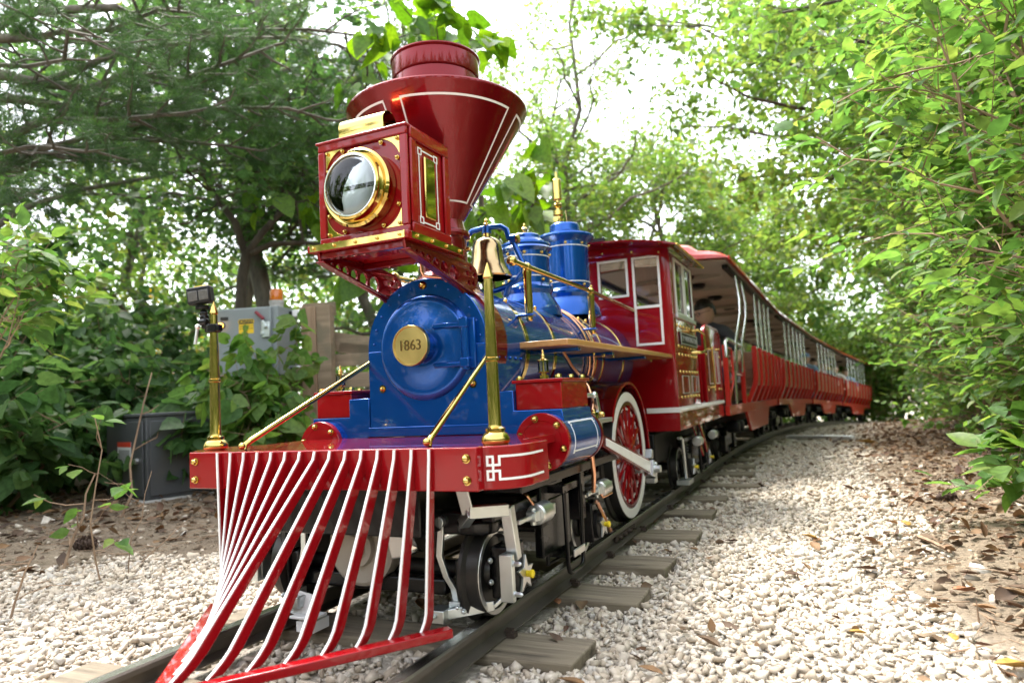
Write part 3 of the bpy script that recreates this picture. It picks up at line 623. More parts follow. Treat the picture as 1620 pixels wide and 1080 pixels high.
# ---- smokestack
SY = .688
stk = MB().lathe([(.13, .945), (.115, .99), (.095, 1.005), (.083, 1.02), (.083, 1.135), (.096, 1.140), (.098, 1.150), (.096, 1.160), (.084, 1.166), (.078, 1.185), (.076, 1.20), (.3165, 1.580), (.3190, 1.583), (.3195, 1.588), (.3170, 1.593), (.170, 1.648), (.156, 1.655), (.151, 1.664), (.150, 1.712), (.1545, 1.715), (.1560, 1.720), (.1560, 1.776), (.1595, 1.779), (.1610, 1.784), (.1595, 1.789), (.1550, 1.791), (.150, 1.786), (.145, 1.66), (.10, 1.60)], (0, SY, 0), seg=96).build('smokestack', M['candy'], loco, smooth=22)
def cone_pt(a, z, off=.0012):
    r = .076 + (.3165 - .076) * (z - 1.20) / .38 + off; return V(r * math.sin(a), SY - r * math.cos(a), z - off * .6)
def cone_stroke(mb, a0, a1, z0, z1, w0, w1):
    """strip between two corners, widths in angle (w0) or height (w1)"""
    n = max(1, int(abs(a1 - a0) / .06)); vs = []; fs = []
    for k in range(n + 1):
        t = k / n
        for off in (-.001, .0012):
            for q in (0, 1):
                vs.append(cone_pt(a0 + (a1 - a0) * t + q * w0, z0 + (z1 - z0) * t + q * w1, off))
    for k in range(n): a = 4 * k; b = a + 4; fs += [(a, b, b + 1, a + 1), (a + 2, a + 3, b + 3, b + 2), (a, a + 2, b + 2, b), (a + 1, b + 1, b + 3, a + 3)]
    fs += [(0, 1, 3, 2), (4 * n, 4 * n + 2, 4 * n + 3, 4 * n + 1)]; mb.add(vs, fs)
for q in range(4):
    ps = MB(); a0 = R_(6 + 90 * q); a1 = R_(84 + 90 * q); zt, zb = 1.546, 1.250
    cone_stroke(ps, a0, a1, zt - .006, zt - .006, 0, .006); cone_stroke(ps, a0, a1, zb, zb, 0, .005)
    for a, sg in ((a0, 1), (a1, -1)):
        n = 8; vs = []; fs = []
        for k in range(n + 1):
            z = zb + (zt - zb) * k / n; r = .076 + .2405 * (z - 1.2) / .38
            for off in (-.001, .0012):
                for e in (0, 1): vs.append(cone_pt(a + sg * e * .0055 / r, z, off))
        for k in range(n): i = 4 * k; b = i + 4; fs += [(i, b, b + 1, i + 1), (i + 2, i + 3, b + 3, b + 2), (i, i + 2, b + 2, b), (i + 1, b + 1, b + 3, i + 3)]
        ps.add(vs, fs)
    ps.build('pinstripe', M['pin'], stk, smooth=40)
sbolt = MB()
for k in range(6): t = 2 * PI * k / 6 + .3; sbolt.bolt((.084 * math.cos(t), SY + .084 * math.sin(t), 1.10), (math.cos(t), math.sin(t), 0), .008, .014)
sbolt.build('bolt', M['brass'], stk, kind='stuff')
rs_ = MB()
for a in range(-60, 61, 3): pass
MB().lathe([(.2295, .60), (.236, .602), (.236, .675), (.2295, .677)], (0, 0, BZ), (0, 1, 0), 72).build('stack_saddle', M['candy'], stk, smooth=30)

# ---- headlamp
hl = empty('headlamp', (0, 0, 0), loco)
HX, HY0, HY1, HZ0, HZ1 = .159, .2243, .458, 1.0524, 1.3685
MB().b(-HX + .004, HX - .004, HY0 + .012, HY1, HZ0, HZ1 - .004).build('lamp_box', M['red'], hl, bevel=.002)
fr = .026
ff = MB()      # raised frame of the front
ff.b(-HX, HX, HY0, HY0 + .0118, HZ0, HZ0 + fr).b(-HX, HX, HY0, HY0 + .0118, HZ1 - fr, HZ1).b(-HX, -HX + fr, HY0, HY0 + .0118, HZ0 + fr, HZ1 - fr).b(HX - fr, HX, HY0, HY0 + .0118, HZ0 + fr, HZ1 - fr)
ff.build('front_frame', M['red'], hl, bevel=.004)
for sx in (-1, 1):
    sf = MB(); a = HX - .0038; b2 = HX + .006
    y0, y1 = HY0 + .014, HY1 - .002
    sf.b(sx * a, sx * b2, y0, y1, HZ0, HZ0 + .035).b(sx * a, sx * b2, y0, y1, HZ1 - .035, HZ1).b(sx * a, sx * b2, y0, y0 + .03, HZ0 + .035, HZ1 - .035).b(sx * a, sx * b2, y1 - .03, y1, HZ0 + .035, HZ1 - .035)
    sf.build('side_frame', M['red'], hl, bevel=.004)
    MB().b(sx * (HX - .004), sx * (HX + .0045), .315, .372, 1.115, 1.30).build('side_plate', M['brass'], hl, bevel=.004)
    sp = MB(); X0, X1 = sx * (HX - .0042), sx * (HX - .0025); w = .004
    ya, yb, za, zb = .292, .396, 1.098, 1.318
    sp.b(X0, X1, ya + .018, yb - .018, za, za + w).b(X0, X1, ya + .018, yb - .018, zb - w, zb).b(X0, X1, ya, ya + w, za + .018, zb - .018).b(X0, X1, yb - w, yb, za + .018, zb - .018)
    for yy, s1 in ((ya, 1), (yb, -1)):
        for zz, s2 in ((za, 1), (zb, -1)):
            c = lambda p, q, r, t: sp.b(X0, X1, *sorted((yy + s1 * p, yy + s1 * q)), *sorted((zz + s2 * r, zz + s2 * t)))
            c(-.004, .0, -.004, .018); c(.0, .018, -.004, .0); c(.014, .018, .0, .016); c(0, .014, .014, .018)
    sp.build('pinstripe', M['pin'], hl)
cm = MB()
cbolt = MB()
for sx in (-1, 1):
    for sz in (-1, 1):
        ax, az = sx * (HX - fr + .002), (HZ0 + fr - .002 if sz < 0 else HZ1 - fr + .002); zc = (HZ0 + HZ1) / 2; L_ = .082
        arc = [(ax, az - sz * L_)] + [(ax - sx * L_ * (1 - math.cos(R_(d))) * 1.0, az - sz * L_ * (1 - math.sin(R_(d)))) for d in range(10, 81, 10)] + [(ax - sx * L_, az)]
        MB().prism([(ax, az)] + arc, lambda p, q, t: (p, t, q), HY0 + .006, HY0 + .0118).build('corner_plate', M['brass'], hl, bevel=.001)
        for p, q in ((.010, .010), (.012, .066), (.066, .012)): cbolt.bolt((ax - sx * p, HY0 + .006, az - sz * q), (0, -1, 0), .0052, .009)
cbolt.build('bolt', M['brass'], hl, kind='stuff')
HC = 1.2025
MB().lathe([(.100, .2365), (.1135, .232), (.1135, .205), (.1160, .203), (.1160, .196), (.1090, .190), (.1020, .192), (.1000, .187), (.0960, .180), (.0960, .172), (.0920, .1690), (.0865, .1690), (.0862, .19)], (0, 0, HC), (0, 1, 0), 64).build('lens_ring', M['brass'], hl, smooth=30)
MB().lathe([(.0870, .1665), (.0905, .1665), (.0905, .173), (.0870, .173)], (0, 0, HC), (0, 1, 0), 48, close=True).build('lens_bezel', M['chrome'], hl, smooth=30)
MB().lathe([(.0858, .18), (.0800, .205), (.060, .226), (.028, .236), (.001, .237)], (0, 0, HC), (0, 1, 0), 40).build('reflector', M['reflector'], hl, smooth=60)
rf = MB()
rf.b(-.082, .082, .178, .192, HC - .012, HC + .001)
for k in range(5): rf.b(-.040 + .017 * k, -.029 + .017 * k, .185, .20, HC - .052, HC - .030)
rf.lathe([(.018, .20), (.020, .212)], (-.03, 0, HC + .035), (0, 1, 0), 16).lathe([(.018, .20), (.020, .212)], (.03, 0, HC + .035), (0, 1, 0), 16)
rf.build('lamp_insert', M['blackmat'], hl)
for x, r0 in ((-.030, .030), (.034, .028)):
    MB().lathe([(r0 - .005, .197), (r0, .194), (r0 + .003, .197), (r0, .200)], (x, 0, HC - .040), (0, 1, 0), 28, close=True).lathe([(.012, .1995), (.010, .195), (.004, .192), (.001, .1915)], (x, 0, HC - .040), (0, 1, 0), 16).build('projector', M['chrome'], hl, smooth=50)
for x in (-.052, -.018, .018, .052): MB().b(x - .002, x + .002, .186, .2045, HC + .003, HC + .066).build('reflector_rib', M['reflector'], hl, bevel=.001)
MB().lathe([(.0864, .1730), (.0864, .1705), (.075, .166), (.05, .162), (.02, .160), (.0005, .160), (.0005, .1622), (.02, .1622), (.05, .1642), (.075, .1682), (.0845, .1730)], (0, 0, HC), (0, 1, 0), 40, close=True).build('lens_glass', M['glass'], hl, smooth=60)
# lid and brass ventilator
lid = [(-.163, .218), (.163, .218), (.163, .464), (-.163, .464)]
MB().prism(lid, lambda a, b, t: (a, b, t), HZ1 - .0038, HZ1 + .004).build('lamp_lid', M['red'], hl, bevel=.003)
rfm = MB(); rfm.add([(-.155, .226, HZ1 + .004), (.155, .226, HZ1 + .004), (.155, .458, HZ1 + .004), (-.155, .458, HZ1 + .004), (-.11, .262, HZ1 + .020), (.11, .262, HZ1 + .020), (.11, .42, HZ1 + .020), (-.11, .42, HZ1 + .020)], [(0, 1, 5, 4), (1, 2, 6, 5), (2, 3, 7, 6), (3, 0, 4, 7), (4, 5, 6, 7), (3, 2, 1, 0)]); rfm.build('lamp_roof', M['red'], hl, bevel=.003)
vt = []
for d in range(-20, 201, 12): vt.append((.270 + .036 * math.cos(R_(d)), HZ1 + .036 + .036 * math.sin(R_(d))))
vt = [(.305, HZ1 + .0145)] + vt + [(.2345, HZ1 + .008)]
inn = [(.270 + (y - .270) * .93, z - .0015) for y, z in vt]
MB().sweep([[V(x, y, z) for y, z in vt] + [V(x, y, z) for y, z in reversed(inn)] for x in (-.085, .075)]).build('ventilator', M['brass'], hl, smooth=30)
# shelf
MB().b(-.177, .177, .188, .513, 1.0305, 1.052).build('shelf', M['red'], hl, bevel=.003)
MB().b(-.166, .166, .1855, .1878, 1.032, 1.0505).build('trim_strip', M['brass'], hl)
for sx in (-1, 1): MB().b(sx * .1772, sx * .1795, .205, .500, 1.032, 1.0505).build('trim_strip', M['brass'], hl)
tb = MB()
for k in range(5): tb.bolt((-.15 + .075 * k, .1855, 1.041), (0, -1, 0), .0045, .007)
for sx in (-1, 1):
    for k in range(4): tb.bolt((sx * .1795, .23 + .082 * k, 1.041), (sx, 0, 0), .0045, .007)
for k in range(6): tb.bolt((-.14 + .056 * k, .2235, 1.0585), (0, -1, 0), .004, .006)
tb.build('bolt', M['brass'], hl, kind='stuff')
for y in (.21, .42): MB().b(-.15, .15, y, y + .025, 1.012, 1.0302).build('shelf_bearer', M['candy'], hl, bevel=.002)
for sx in (-1, 1):
    top = [(.205, 1.029), (.52, 1.029), (.56, 1.024), (.60, 1.022), (.632, 1.008), (.643, .980), (.632, .952), (.612, .935), (.575, .905), (.50, .935), (.21, 1.009)]
    holes = []
    yy = .262
    for r in (.0095, .0125, .016, .019, .023, .027): holes.append(circ((yy, 1.012 - (yy - .2) * .145), r, 16)); yy += 2.05 * r + .010
    for k in range(5): t = R_(90 + 72 * k); holes.append(circ((.592 + .027 * math.cos(t), .978 + .027 * math.sin(t)), .0095, 12))
    plate2d('lamp_bracket', top, holes, .010, MYZ(sx * .150), M['candy'], hl)
    MB().bar((sx * .150, .21, 1.006), (sx * .150, .60, .918), .030, .006).build('bracket_flange', M['candy'], hl, bevel=.002)
MB().tube([(.02, .50, 1.03), (.02, .505, 1.0), (.025, .51, .985), (.05, .52, .980), (.085, .53, .975), (.09, .55, .96)], .0055, 10).build('copper_pipe', M['copper'], hl, smooth=60)

# ---- bell
bell = empty('bell', (0, 1.04, 0), loco)
MB().lathe([(.093, -.016), (.096, -.011), (.088, .006), (.076, .026), (.068, .050), (.063, .085), (.059, .112), (.052, .130), (.038, .143), (.020, .149), (.001, .150)], (0, 0, 1.068), seg=48).lathe([(.091, -.016), (.084, .006), (.072, .026), (.063, .05), (.058, .085), (.048, .125), (.001, .135)], (0, 0, 1.068), seg=40).build('bell_body', M['bell'], bell, smooth=50, recalc=False)
MB().cyl((0, 0, 1.09), (0, 0, 1.19), .005).ball((0, 0, 1.075), .016).build('clapper', M['blackmat'], bell)
yk = MB(); yk.tube([(-.112, 0, 1.196), (-.096, 0, 1.20), (-.088, 0, 1.235), (-.065, 0, 1.252), (0, 0, 1.258), (.065, 0, 1.252), (.088, 0, 1.235), (.096, 0, 1.20), (.112, 0, 1.196)], .0115, 12); yk.lathe([(.02, 0), (.02, .028), (.012, .03)], (0, 0, 1.232), seg=12)
yk.build('yoke', M['blue'], bell, smooth=50)
MB().lathe([(.017, 1.212), (.017, 1.232)], seg=14).build('bell_collar', M['brass'], bell)
MB().lathe([(.010, 1.262), (.012, 1.272), (.006, 1.278), (.009, 1.286), (.002, 1.296)], seg=12).build('bell_finial', M['brass'], bell)
for sx in (-1, 1):
    st = MB(); st.tube([(sx * .112, 0, 1.196), (sx * .128, 0, 1.15), (sx * .150, 0, 1.10), (sx * .150, 0, 1.06), (sx * .120, 0, 1.03), (sx * .085, 0, 1.012), (sx * .07, 0, .975)], .0115, 12)
    st.tube([(sx * .085, 0, 1.012), (sx * .03, 0, 1.0), (0, 0, .998)], .011, 10); st.lathe([(.020, -.012), (.020, .012)], (sx * .118, 0, 1.194), (1, 0, 0), 16); st.build('bell_stand', M['blue'], bell, smooth=50)
    MB().lathe([(.0185, .0125), (.0185, .020), (.012, .024)], (sx * .118, 0, 1.194), (sx, 0, 0), 16).build('pivot_cap', M['brass'], bell, smooth=30)

# ---- domes and whistle
def dome(y, r, z0, zt, capr, fin):
    d = empty('sand_dome' if fin else 'steam_dome', (0, y, 0), loco)
    h = zt - z0
    MB().lathe([(r * 1.45, z0 - .06), (r * 1.38, z0 - .02), (r * 1.18, z0 + .015), (r * 1.05, z0 + .04), (r * 1.09, z0 + .048), (r * 1.14, z0 + .058), (r * 1.14, z0 + .070), (r * 1.06, z0 + .078), (r, z0 + .088), (r, zt - .07), (r * 1.05, zt - .064), (r * 1.16, zt - .055), (capr, zt - .045), (capr * 1.01, zt - .036), (capr * .98, zt - .028), (capr * .86, zt - .022), (r * .80, zt - .014), (r * .68, zt - .004), (r * .66, zt + (.01 if fin else .030)), (r * .62, zt + (.014 if fin else .036)), (.001, zt + (.02 if fin else .038))], seg=64).build('dome_casing', M['blue'], d, smooth=26)
    for z in (z0 + .115, zt - .095): MB().lathe([(r + .0002, z), (r + .0014, z), (r + .0014, z + .0045), (r + .0002, z + .0045)], seg=64, close=True).build('pinstripe', M['pin'], d, smooth=30)
    q = MB()
    for z in (z0 + .100, zt - .080):
        for k in range(8): t = 2 * PI * k / 8 + .35; q.bolt((r * math.cos(t), r * math.sin(t), z), (math.cos(t), math.sin(t), 0), .0065, .010, False)
    q.build('bolt', M['brass'], d, kind='stuff')
    return d
d1 = dome(1.43, .104, .985, 1.285, .112, True)
MB().lathe([(.018, 1.302), (.018, 1.310), (.010, 1.313), (.012, 1.322), (.016, 1.330), (.010, 1.338), (.005, 1.342), (.007, 1.349), (.001, 1.358)], seg=16).build('dome_finial', M['brass'], d1, smooth=30)
d2 = dome(1.97, .117, 1.03, 1.425, .150, False)
wh = MB().lathe([(.016, 1.462), (.016, 1.475), (.024, 1.478), (.024, 1.50), (.016, 1.503), (.014, 1.515), (.026, 1.518), (.026, 1.542), (.012, 1.545), (.012, 1.556), (.022, 1.562), (.024, 1.575), (.018, 1.584), (.010, 1.588), (.010, 1.60), (.024, 1.602), (.024, 1.706), (.020, 1.712), (.008, 1.714), (.008, 1.738), (.005, 1.752), (.001, 1.754)], (-.03, 0, 0), seg=20)
wh.cyl((-.03, 0, 1.49), (-.03, -.04, 1.49), .014, seg=12); wh.build('whistle', M['brass'], d2, smooth=30)
MB().tube([(.0, 0, 1.53), (.012, 0, 1.54), (.016, .0, 1.48), (.018, 0, 1.46)], .0022, 6).build('pull_chain', M['bell'], d2)

# ---- handrails and brackets
for sx in (-1, 1):
    hr = MB().tube([(sx * .240, .735, 1.043), (sx * .240, 1.6, 1.041), (sx * .236, 2.371, 1.025)], .0105, 14); hr.ball((sx * .240, .735, 1.043), .019)
    for y in (.866, 1.60): hr.ball((sx * .24, y, 1.042), .0165).lathe([(.012, .872), (.014, .874), (.0155, .90), (.0145, 1.0), (.0165, 1.018), (.0165, 1.026), (.011, 1.03), (.010, 1.042)], (sx * .24, y, 0), seg=16).lathe([(.009, .845), (.012, .850), (.012, .862)], (sx * .24, y, 0), seg=12)
    hr.build('handrail', M['brass'], loco, smooth=40)
    for y in (.866, 1.60):
        MB().b(sx * .13, sx * .262, y - .016, y + .016, .8625, .871).bar((sx * .14, y, .86), (sx * .205, y, .80), .028, .010, (0, 1, 0)).build('handrail_bracket', M['blue'], loco, bevel=.004)
    # running board
    rbp = [(.222, .797), (.405, .797), (.420, .86), (.436, 2.371), (.222, 2.371)]
    rbo = MB().prism([(sx * a, b) for a, b in rbp], lambda a, b, t: (a, b, t), .7435, .7665).build('running_board', M['oak'], loco, bevel=.004)
    for y in (.93, 1.35, 1.9): MB().b(sx * .215, sx * .40, y - .015, y + .015, .730, .743).build('board_bracket', M['blue'], rbo, bevel=.002)
    lk = MB()
    for y in (1.12, 1.25, 1.38, 2.05): lk.bolt((sx * .39, y, .730), (0, 0, -1), .006, .010)
    lk.build('bolt', M['brass'], rbo, kind='stuff')

# ---- driving wheels, rods, splashers
def drive_wheel(sx):
    w = empty('driving_wheel', (sx * .3365, 1.748, .2883), loco); R0 = .2883
    MB().lathe([(.236, -.060), (.305, -.060), (.305, -.048), (R0 + .002, -.040), (R0, -.003), (R0 - .003, -.0006), (.236, -.0006)], ax=(sx, 0, 0), seg=72, close=True).build('tyre', M['tyre'], w, smooth=30)
    MB().lathe([(.244, -.0009), (.246, .0012), (.284, .0012), (.286, -.0009)], ax=(sx, 0, 0), seg=72, close=True).build('rim_face', M['white'], w, smooth=30)
    MB().lathe([(.222, -.050), (.2355, -.050), (.2435, -.002), (.240, -.0004), (.226, -.0004)], ax=(sx, 0, 0), seg=72, close=True).build('rim', M['candy'], w, smooth=30)
    MB().lathe([(.046, -.055), (.046, .012), (.040, .018), (.022, .019), (.022, .026), (.001, .027)], ax=(sx, 0, 0), seg=32).build('hub', M['red'], w, smooth=30)
    strp = MB()
    for k in range(16):
        t = 2 * PI * k / 16 + .1; c, s_ = math.cos(t), math.sin(t)
        secs = []
        for r, hw, x0, x1 in ((.040, .014, -.035, .006), (.13, .0095, -.033, .0), (.228, .0115, -.034, -.004)):
            secs.append([V(sx * x, r * c - hw2 * s_, r * s_ + hw2 * c) for x, hw2 in ((x0, -hw), (x1 - .006, -hw), (x1, 0), (x1 - .006, hw), (x0, hw))])
        MB().sweep(secs).build('spoke', M['red'], w, smooth=30)
        # pinstripe between the spokes, just proud of the web
        t2 = t + PI / 16; tw = PI / 16 - .035
        pts = [(.062, t2), (.205, t2 - tw), (.213, t2 - tw * .6), (.205, t2 - tw * .2), (.216, t2), (.205, t2 + tw * .2), (.213, t2 + tw * .6), (.205, t2 + tw)]
        pts = [V(sx * -.0125, r * math.cos(a), r * math.sin(a)) for r, a in pts]
        strp.tube(pts, .0020, 5, closed=True)
    MB().lathe([(.03, -.028), (.03, -.013), (.224, -.016), (.224, -.030)], ax=(sx, 0, 0), seg=48, close=True).build('web', M['candy'], w, smooth=30)
    strp.build('pinstripe', M['pin'], w, kind='stuff')
for sx in (-1, 1):
    drive_wheel(sx)
    A = V(sx * .425, 1.02, .405); B = V(sx * .425, 1.745, .222)
    d = (B - A).normalized(); n = V(0, -d.z, d.y) if d.y > 0 else V(0, d.z, -d.y)
    pr = [A + n * .022, B + n * .034, B - n * .034, A - n * .022]
    rod = MB().add([p + V(-.014, 0, 0) for p in pr] + [p + V(.014, 0, 0) for p in pr], [(3, 2, 1, 0), (4, 5, 6, 7), (0, 1, 5, 4), (1, 2, 6, 5), (2, 3, 7, 6), (3, 0, 4, 7)]).build('main_rod', M['candy'], loco, bevel=.003)
    A2, B2 = A + d * .03, B - d * .05; pr = [A2 + n * .014, B2 + n * .024, B2 - n * .024, A2 - n * .014]
    MB().add([p + V(sx * .0141, 0, 0) for p in pr] + [p + V(sx * .0165, 0, 0) for p in pr], [(3, 2, 1, 0), (4, 5, 6, 7), (0, 1, 5, 4), (1, 2, 6, 5), (2, 3, 7, 6), (3, 0, 4, 7)]).build('rod_panel', M['white'], rod, bevel=.001)
    be = MB().bar(B - d * .025, B + d * .05, .044, .072, n); be.cyl(B + V(sx * .02, 0, 0), B + V(sx * .050, 0, 0), .017, seg=14); be.bar(B + n * .045 - d * .012, B + n * .085 - d * .012, .03, .03); be.bolt(B + V(sx * .022, 0, .022), (sx, 0, 0), .008); be.b(B.x - .02, B.x + .02, B.y - .005, B.y + .05, B.z - .065, B.z - .042)
    be.build('big_end', M['zinc'], rod, bevel=.003)
    cr = MB().cyl((sx * .36, B.y, B.z), (sx * .45, B.y, B.z), .020, seg=16); cr.build('crank_pin', M['zinc'], loco)
    arc = lambda r0, r1, x0, x1: [[V(sx * x, 1.748 - r * math.cos(t), .2883 + r * math.sin(t)) for x, r in ((x0, r0), (x1, r0), (x1, r1), (x0, r1))] for t in [R_(a) for a in range(30, 186, 6)]]
    MB().sweep(arc(.325, .331, .20, .342)).build('splasher', M['candy'], loco, smooth=30)
    MB().sweep(arc(.322, .334, .3425, .350)).build('splasher_edge', M['red'], loco, smooth=30)

# ---- cab
CY, CX = 2.3721, .4512
cab = empty('cab', (0, 0, 0), loco)
holes = []
outer = [(-CX, .3525), (CX, .3525), (CX, 1.3426), (.30, 1.3585), (.15, 1.366), (0, 1.369), (-.15, 1.366), (-.30, 1.3585), (-CX, 1.3426)]
for sx in (-1, 1):
    for a, b, z0 in ((.0556, .2054, 1.117), (.2556, .385, 1.045)):
        q = rect(a, b, z0, 1.308); holes.append([(sx * p, r) for p, r in q])
plate2d('front_wall', outer, holes, .018, MXZ(CY + .009), M['red'], cab)
for sx in (-1, 1):
    for a, b, z0, z1 in ((.0426, .2184, 1.1043, 1.3214), (.2426, .3981, .8232, 1.3214)):
        fm = MB(); w = .0135; y0, y1 = CY - .0045, CY - .0003
        q = lambda p, r, s_, t: fm.b(sx * p, sx * r, y0, y1, s_, t)
        q(a, b, z1 - w, z1); q(a, b, z0, z0 + w); q(a, a + w, z0 + w, z1 - w); q(b - w, b, z0 + w, z1 - w)
        if z0 < 1: q(a + w, b - w, 1.030, 1.045)
        fo = fm.build('window_frame', M['white'], cab, bevel=.001)
        zz = 1.045 if z0 < 1 else z0 + w
        MB().b(sx * (a + w - .003), sx * (b - w + .003), CY + .005, CY + .008, zz - .003, z1 - w + .003).build('pane', M['glass'], fo)
    sw = rect(CY + .0183, 3.07, .4790, 1.330)
    plate2d('side_wall', sw, [rect(2.485, 2.985, 1.008, 1.300)], .018, MYZ(sx * (CX - .009)), M['red'], cab)
    fm = MB(); y0, y1, z0, z1 = 2.4715, 3.0, .9937, 1.3145; w = .015; xa, xb = sx * (CX + .0004), sx * (CX + .006)
    fm.b(xa, xb, y0, y1, z1 - w, z1).b(xa, xb, y0, y1, z0, z0 + w).b(xa, xb, y0, y0 + .028, z0 + w, z1 - w).b(xa, xb, y1 - .028, y1, z0 + w, z1 - w).b(xa, xb, 2.700, 2.724, z0 + w, z1 - w).b(xa, xb, 2.745, 2.772, z0 + w, z1 - w)
    fo = fm.build('window_frame', M['white'], cab, bevel=.001)
    for ya, yb in ((2.497, 2.702), (2.770, 2.975)): MB().b(sx * (CX - .006), sx * (CX - .003), ya, yb, 1.005, 1.303).build('pane', M['glass'], fo)
    MB().b(sx * (CX + .0002), sx * (CX + .014), 2.462, 3.03, .972, .9935).build('window_sill', M['alu'], cab, bevel=.002)
    # lower apron, floor and white strip round front and side
    MB().b(sx * (CX - .018), sx * CX, CY + .0183, 4.09, .3525, .4788).build('side_apron', M['red'], cab, bevel=.002)
    st = MB(); st.b(sx * .275, sx * (CX + .007), CY - .007, CY - .0003, .4507, .4785).b(sx * (CX + .0003), sx * (CX + .007), CY, 4.09, .4507, .4785); st.build('white_strip', M['white'], cab, bevel=.002)
    sv = MB()
    for k in range(34): sv.ball((sx * (CX + .008), CY + .04 + k * .05, .4646), .006, 8)
    sv.build('strip_rivet', M['white'], cab, kind='stuff')
    # rear cockpit side panel with a rounded top
    tp = [(3.36, .4790), (4.085, .4790), (4.085, .93)] + [(3.93 + .155 * math.cos(R_(a)), .93 + .075 * math.sin(R_(a))) for a in range(15, 91, 15)] + [(3.55, 1.005)] + [(3.47 + .0 + .11 * math.cos(R_(a)), .895 + .11 * math.sin(R_(a))) for a in range(90, 181, 15)]
    plate2d('rear_side_panel', tp, [], .018, MYZ(sx * (CX - .009)), M['red'], cab)
    MB().tube([(sx * CX, y, z) for y, z in tp[1:]], .008, 8).build('panel_edging', M['red'], cab, smooth=50)
    fr2 = MB(); X0, X1 = sx * (CX + .0003), sx * (CX + .002)
    for ya, yb in ((3.50, 3.70), (3.78, 3.98)):
        fr2.b(X0, X1, ya, yb, .60, .606).b(X0, X1, ya, yb, .834, .84).b(X0, X1, ya, ya + .012, .606, .834).b(X0, X1, yb - .012, yb, .606, .834)
    fr2.build('pinstripe', M['pin'], cab)
    gh = MB().tube([(sx * (CX + .003), 3.42, .835), (sx * (CX + .035), 3.42, .842), (sx * (CX + .038), 3.44, .835), (sx * (CX + .038), 3.47, .60), (sx * (CX + .035), 3.47, .58), (sx * (CX + .003), 3.47, .575)], .008, 8); gh.build('grab_handle', M['brass'], cab, smooth=50)
    # nameplate
    npn = MB().b(sx * (CX + .0003), sx * (CX + .008), 2.52, 3.035, .828, .897).build('nameplate', M['blackmat'], cab, bevel=.001, label='black nameplate with silver lettering')
    nf = MB(); xa, xb = sx * (CX + .0082), sx * (CX + .0105); w = .006
    nf.b(xa, xb, 2.52, 3.035, .828, .828 + w).b(xa, xb, 2.52, 3.035, .897 - w, .897).b(xa, xb, 2.52, 2.53, .834, .891).b(xa, xb, 3.025, 3.035, .834, .891); nf.build('plate_border', M['alu'], npn)
    text('lettering', 'C.P. HUNTINGTON', .046, (sx * (CX + .0085), 2.7775, .8622), (PI / 2, 0, sx * PI / 2), M['alu'], npn, depth=.0015, sx=1.18)
    for ya, yb in ((2.515, 2.725), (2.815, 3.045)):
        pf = MB(); xa, xb = sx * (CX + .0003), sx * (CX + .004); w = .006; za, zb = .548, .652
        pf.b(xa, xb, ya, yb, za, za + w).b(xa, xb, ya, yb, zb - w, zb).b(xa, xb, ya, ya + .014, za + w, zb - w).b(xa, xb, yb - .014, yb, za + w, zb - w); pf.build('panel_frame', M['alu'], cab, bevel=.001)
    sd = MB()
    for z in (.932, .815, .768, .672, .530):
        for k in range(7): sd.lathe([(.009, 0), (.0085, .004), (.005, .0075), (.001, .008)], (sx * (CX + .0005), 2.47 + .092 * k, z), (sx, 0, 0), 8)
    for z in (.86, .80, .56):
        for k in range(3): sd.lathe([(.009, 0), (.0085, .004), (.005, .0075), (.001, .008)], (sx * (CX + .0005), 3.42 + .3 * k, z), (sx, 0, 0), 8)
    sd.build('brass_stud', M['brass'], cab, kind='stuff')
    MB().tube([(sx * (CX + .002), 2.87, .925), (sx * (CX + .05), 2.87, .925), (sx * (CX + .062), 2.89, .915), (sx * (CX + .062), 3.00, .90), (sx * (CX + .062), 3.00, .81), (sx * (CX + .062), 2.95, .795), (sx * (CX + .05), 2.87, .79), (sx * (CX + .002), 2.86, .79)], .0085, 10).build('grab_handle', M['brass'], cab, smooth=50)
MB().b(-.42, .42, CY + .02, 4.08, .470, .4778).build('floor', M['blackmat'], cab)
MB().b(-.43, .43, 3.30, 3.322, .479, .86).build('bulkhead', M['red'], cab, bevel=.003)
MB().b(-.43, .43, 4.055, 4.08, .479, .90).build('rear_bulkhead', M['red'], cab, bevel=.003)
# roof: shallow arch with an overhang
xs = [-.527, -.45, -.36, -.24, -.12, 0, .12, .24, .36, .45, .527]; zr = lambda x: 1.401 - .055 * (x / .527) ** 2 - .010 * (abs(x) / .527) ** 6
sec = lambda y: [V(x, y, zr(x)) for x in xs] + [V(x, y, zr(x) - .010) for x in reversed(xs)]
MB().sweep([sec(2.19), sec(3.06)]).build('roof', M['candy'], cab, smooth=30)
fas = [(x, zr(x) - .0105) for x in xs[1:-1]]; fas = fas + [(x, z - .045) for x, z in reversed(fas)]
MB().prism(fas, lambda a, b, t: (a, t, b), CY - .014, CY - .0003).build('front_fascia', M['red'], cab, bevel=.001)
fbm = MB()
for x in (-.40, -.25, -.08, .08, .25, .40): fbm.bolt((x, CY - .014, zr(x) - .036), (0, -1, 0), .006, .009)
for y in (2.42, 2.62, 2.82, 2.98): fbm.bolt((.495, y, 1.336), (0, 0, -1), .006, .009)
fbm.build('bolt', M['brass'], cab, kind='stuff')
for sx in (-1, 1):
    et = MB(); et.b(sx * .5268, sx * .5295, 2.192, 3.058, 1.3265, 1.3372)
    for k in range(40): et.ball((sx * .530, 2.205 + k * .0215, 1.332), .0055, 6)
    et.build('roof_trim', M['brass'], cab, smooth=30)
MB().b(-.02, .12, 2.27, 2.30, 1.418, 1.435).cyl((.09, 2.285, 1.39), (.09, 2.285, 1.42), .007).build('antenna', M['blackmat'], cab)
